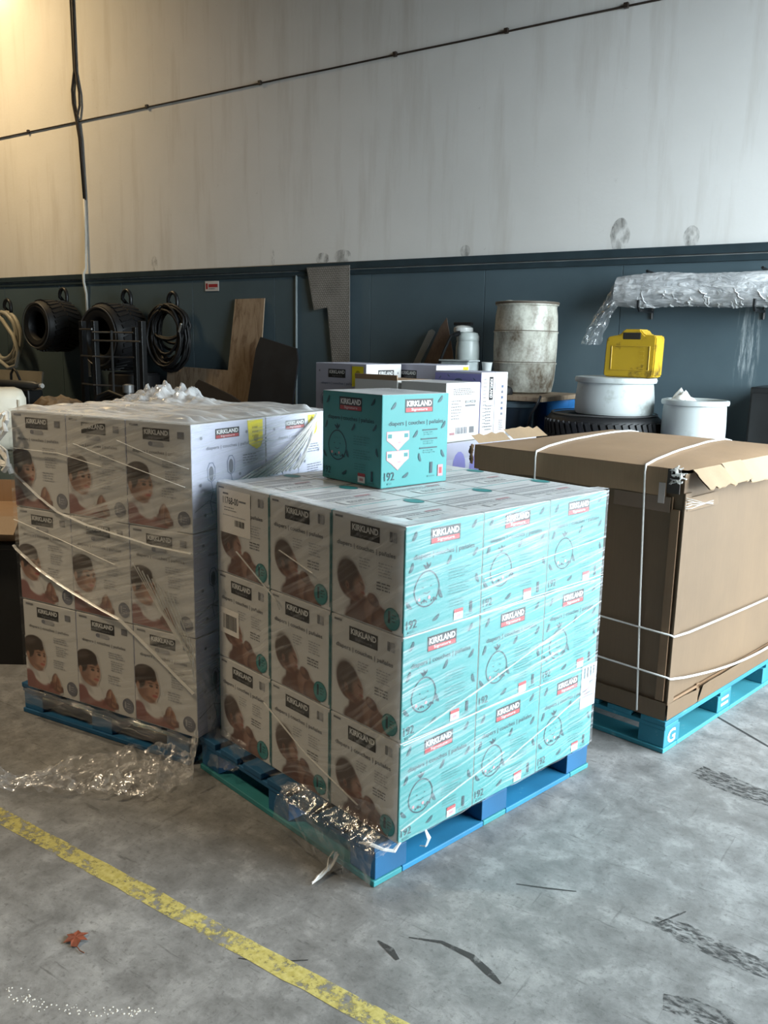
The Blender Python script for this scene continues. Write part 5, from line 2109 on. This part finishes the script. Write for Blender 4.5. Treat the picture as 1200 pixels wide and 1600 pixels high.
build(mb, 'barrel', simple('grey_tool_metal', (.10, .10, .095, 1), .35, .3), t, True)
mb = MB()
mb.lathe([(.026, 0), (.026, .03)], 12, mat=Matrix.Translation((.421, -.05, .29)) @ Matrix.Rotation(R(90), 4, 'Y'))
build(mb, 'nozzle', simple('bright_nozzle', (.55, .54, .50, 1), .4), t, True)
mb = MB()
mb.tube([(-.16, 0, .24), (-.15, 0, .40), (-.10, 0, .46), (-.05, 0, .42), (0, 0, .34), (.02, 0, .25)], .014, 8)
build(mb, 'handle', M_BLACK, t, 'all')
t = thing('air_fitting', 'small grey metal fitting with black hoses on the bench beside the plywood', 'fitting', (-7.12, 5.62, .861))
mb = MB()
mb.lathe([(.05, 0), (.05, .20), (.03, .22), (.03, .28), (.055, .285), (.055, .36), (.02, .37)], 14)
build(mb, 'body', simple('grey_fitting', (.30, .30, .30, 1), .4, .5), t, True)
for q in range(3):
    mb = MB()
    mb.tube([(-.55 + .1 * q, -.10 - .05 * q, .02), (-.40 + .06 * q, -.06 - .05 * q, .18 + .03 * q), (-.15, -.02 - .05 * q, .25 + .02 * q), (.12 + .06 * q, .0 - .05 * q, .20), (.24 + .05 * q, .05 - .05 * q, .02)], .02, 7)
    build(mb, 'hose', M_RUBBER, t, 'all')
# beige board at far left
leaning('beige_board', 'pale beige board leaning below the grey hose at the left edge', 'board', [(-11.2, .002), (-9.66, .002), (-9.655, 1.255), (-11.2, 1.245)], 6.12, 6.33, .02, simple('pale_beige_board', (.30, .27, .21, 1), .6))

# things at the left edge, beside the left stack
cl, cf = Vector((-math.cos(CAM_PSI), -math.sin(CAM_PSI))), Vector((-math.sin(CAM_PSI), math.cos(CAM_PSI)))


def side_frame(x, y):
    return (x, y, 0), CAM_PSI


t = thing('plastic_bin', 'black plastic bin on the floor at the left edge beside the wrapped stack', 'bin', (-3.93, 2.42, 0), R(35))
mb = MB()
mb.prism([(-.55, .001), (-.03, .001), (0, .62), (-.58, .62)], 0, .50)
build(mb, 'body', simple('black_bin_plastic', (.010, .010, .011, 1), .5, var=.3), t)
mb = MB()
mb.box((-.60, -.02, .6205), (.015, .52, .655), bev=.008)
build(mb, 'rim', simple('black_bin_plastic', (.010, .010, .011, 1), .5, var=.3), t)
t = thing('cardboard_box', 'open brown cardboard box with raised flaps on the black bin at left edge', 'box', (-3.93, 2.42, .656), R(35))
mb = MB()
mb.box((-.50, .02, 0), (-.02, .44, .13), bev=.003)
build(mb, 'body', M_KRAFT, t)
mb = MB()
mb.box((-.50, -.12, -.003), (-.02, .0, .003), mat=Matrix.Translation((0, .02, .13)) @ Matrix.Rotation(R(38), 4, 'X'))
build(mb, 'flap', M_KRAFT_L, t)
mb = MB()
mb.box((-.003, .02, 0), (.003, .44, .13), mat=Matrix.Translation((-.02, 0, .131)) @ Matrix.Rotation(R(12), 4, 'Y'))
build(mb, 'flap', M_KRAFT, t)
mb = MB()
mb.box((-.50, .437, .131), (-.02, .443, .25))
build(mb, 'flap', M_KRAFT, t)
t = thing('olive_cabinet', 'dark olive cabinet behind the open cardboard box at the left edge', 'cabinet', (-5.06, 3.20, 0), R(60))
mb = MB()
mb.box((-.7, 0, .001), (0, .5, .955), bev=.01)
build(mb, 'body', simple('dark_olive_paint', (.045, .048, .030, 1), .5), t)
mb = MB()
mb.box((-.68, -.015, .05), (-.02, -.001, .93), bev=.004)
build(mb, 'door', simple('dark_olive_paint', (.045, .048, .030, 1), .5), t)
t = thing('cream_container', 'cream plastic container with rounded corners on the olive cabinet', 'container', (-5.06, 3.20, .956), R(60))
mb = MB()
mb.box((-.52, .02, 0), (-.005, .38, .395), bev=.06)
build(mb, 'body', simple('cream_plastic', (.58, .54, .44, 1), .45), t, 'all')
mb = MB()
mb.box((-.06, .012, .06), (-.045, .019, .33), bev=.003)
mb.box((-.45, .012, .06), (-.435, .019, .33), bev=.003)
build(mb, 'rib', simple('darker_cream_plastic', (.50, .46, .37, 1), .45), t)  # ribs in a darker cream than the body

# wall-washing lamp above the picture at far left
t = thing('wall_lamp', 'shaded wall lamp high on the beige wall above the picture', 'lamp', (-10.75, YW - .22, 6.02))
mb = MB()
mb.lathe([(.05, .22), (.08, .20), (.17, .02), (.175, 0), (.16, .005), (.07, .19)], 24, cap=False)
build(mb, 'shade', M_BLACK, t, True)
mb = MB()
mb.tube([(0, .22, .25), (0, .08, .27), (0, 0, .22)], .015, 6)
build(mb, 'arm', M_BLACK, t)
ld = bpy.data.lights.new('wall_lamp_bulb', 'SPOT')
ld.energy = 9
ld.color = (1.0, .76, .42)
ld.spot_size = R(150)
ld.spot_blend = .6
ld.shadow_soft_size = .06
lo_ = link('wall_lamp_bulb', ld, t, (0, 0, .02), (R(8), 0, 0))
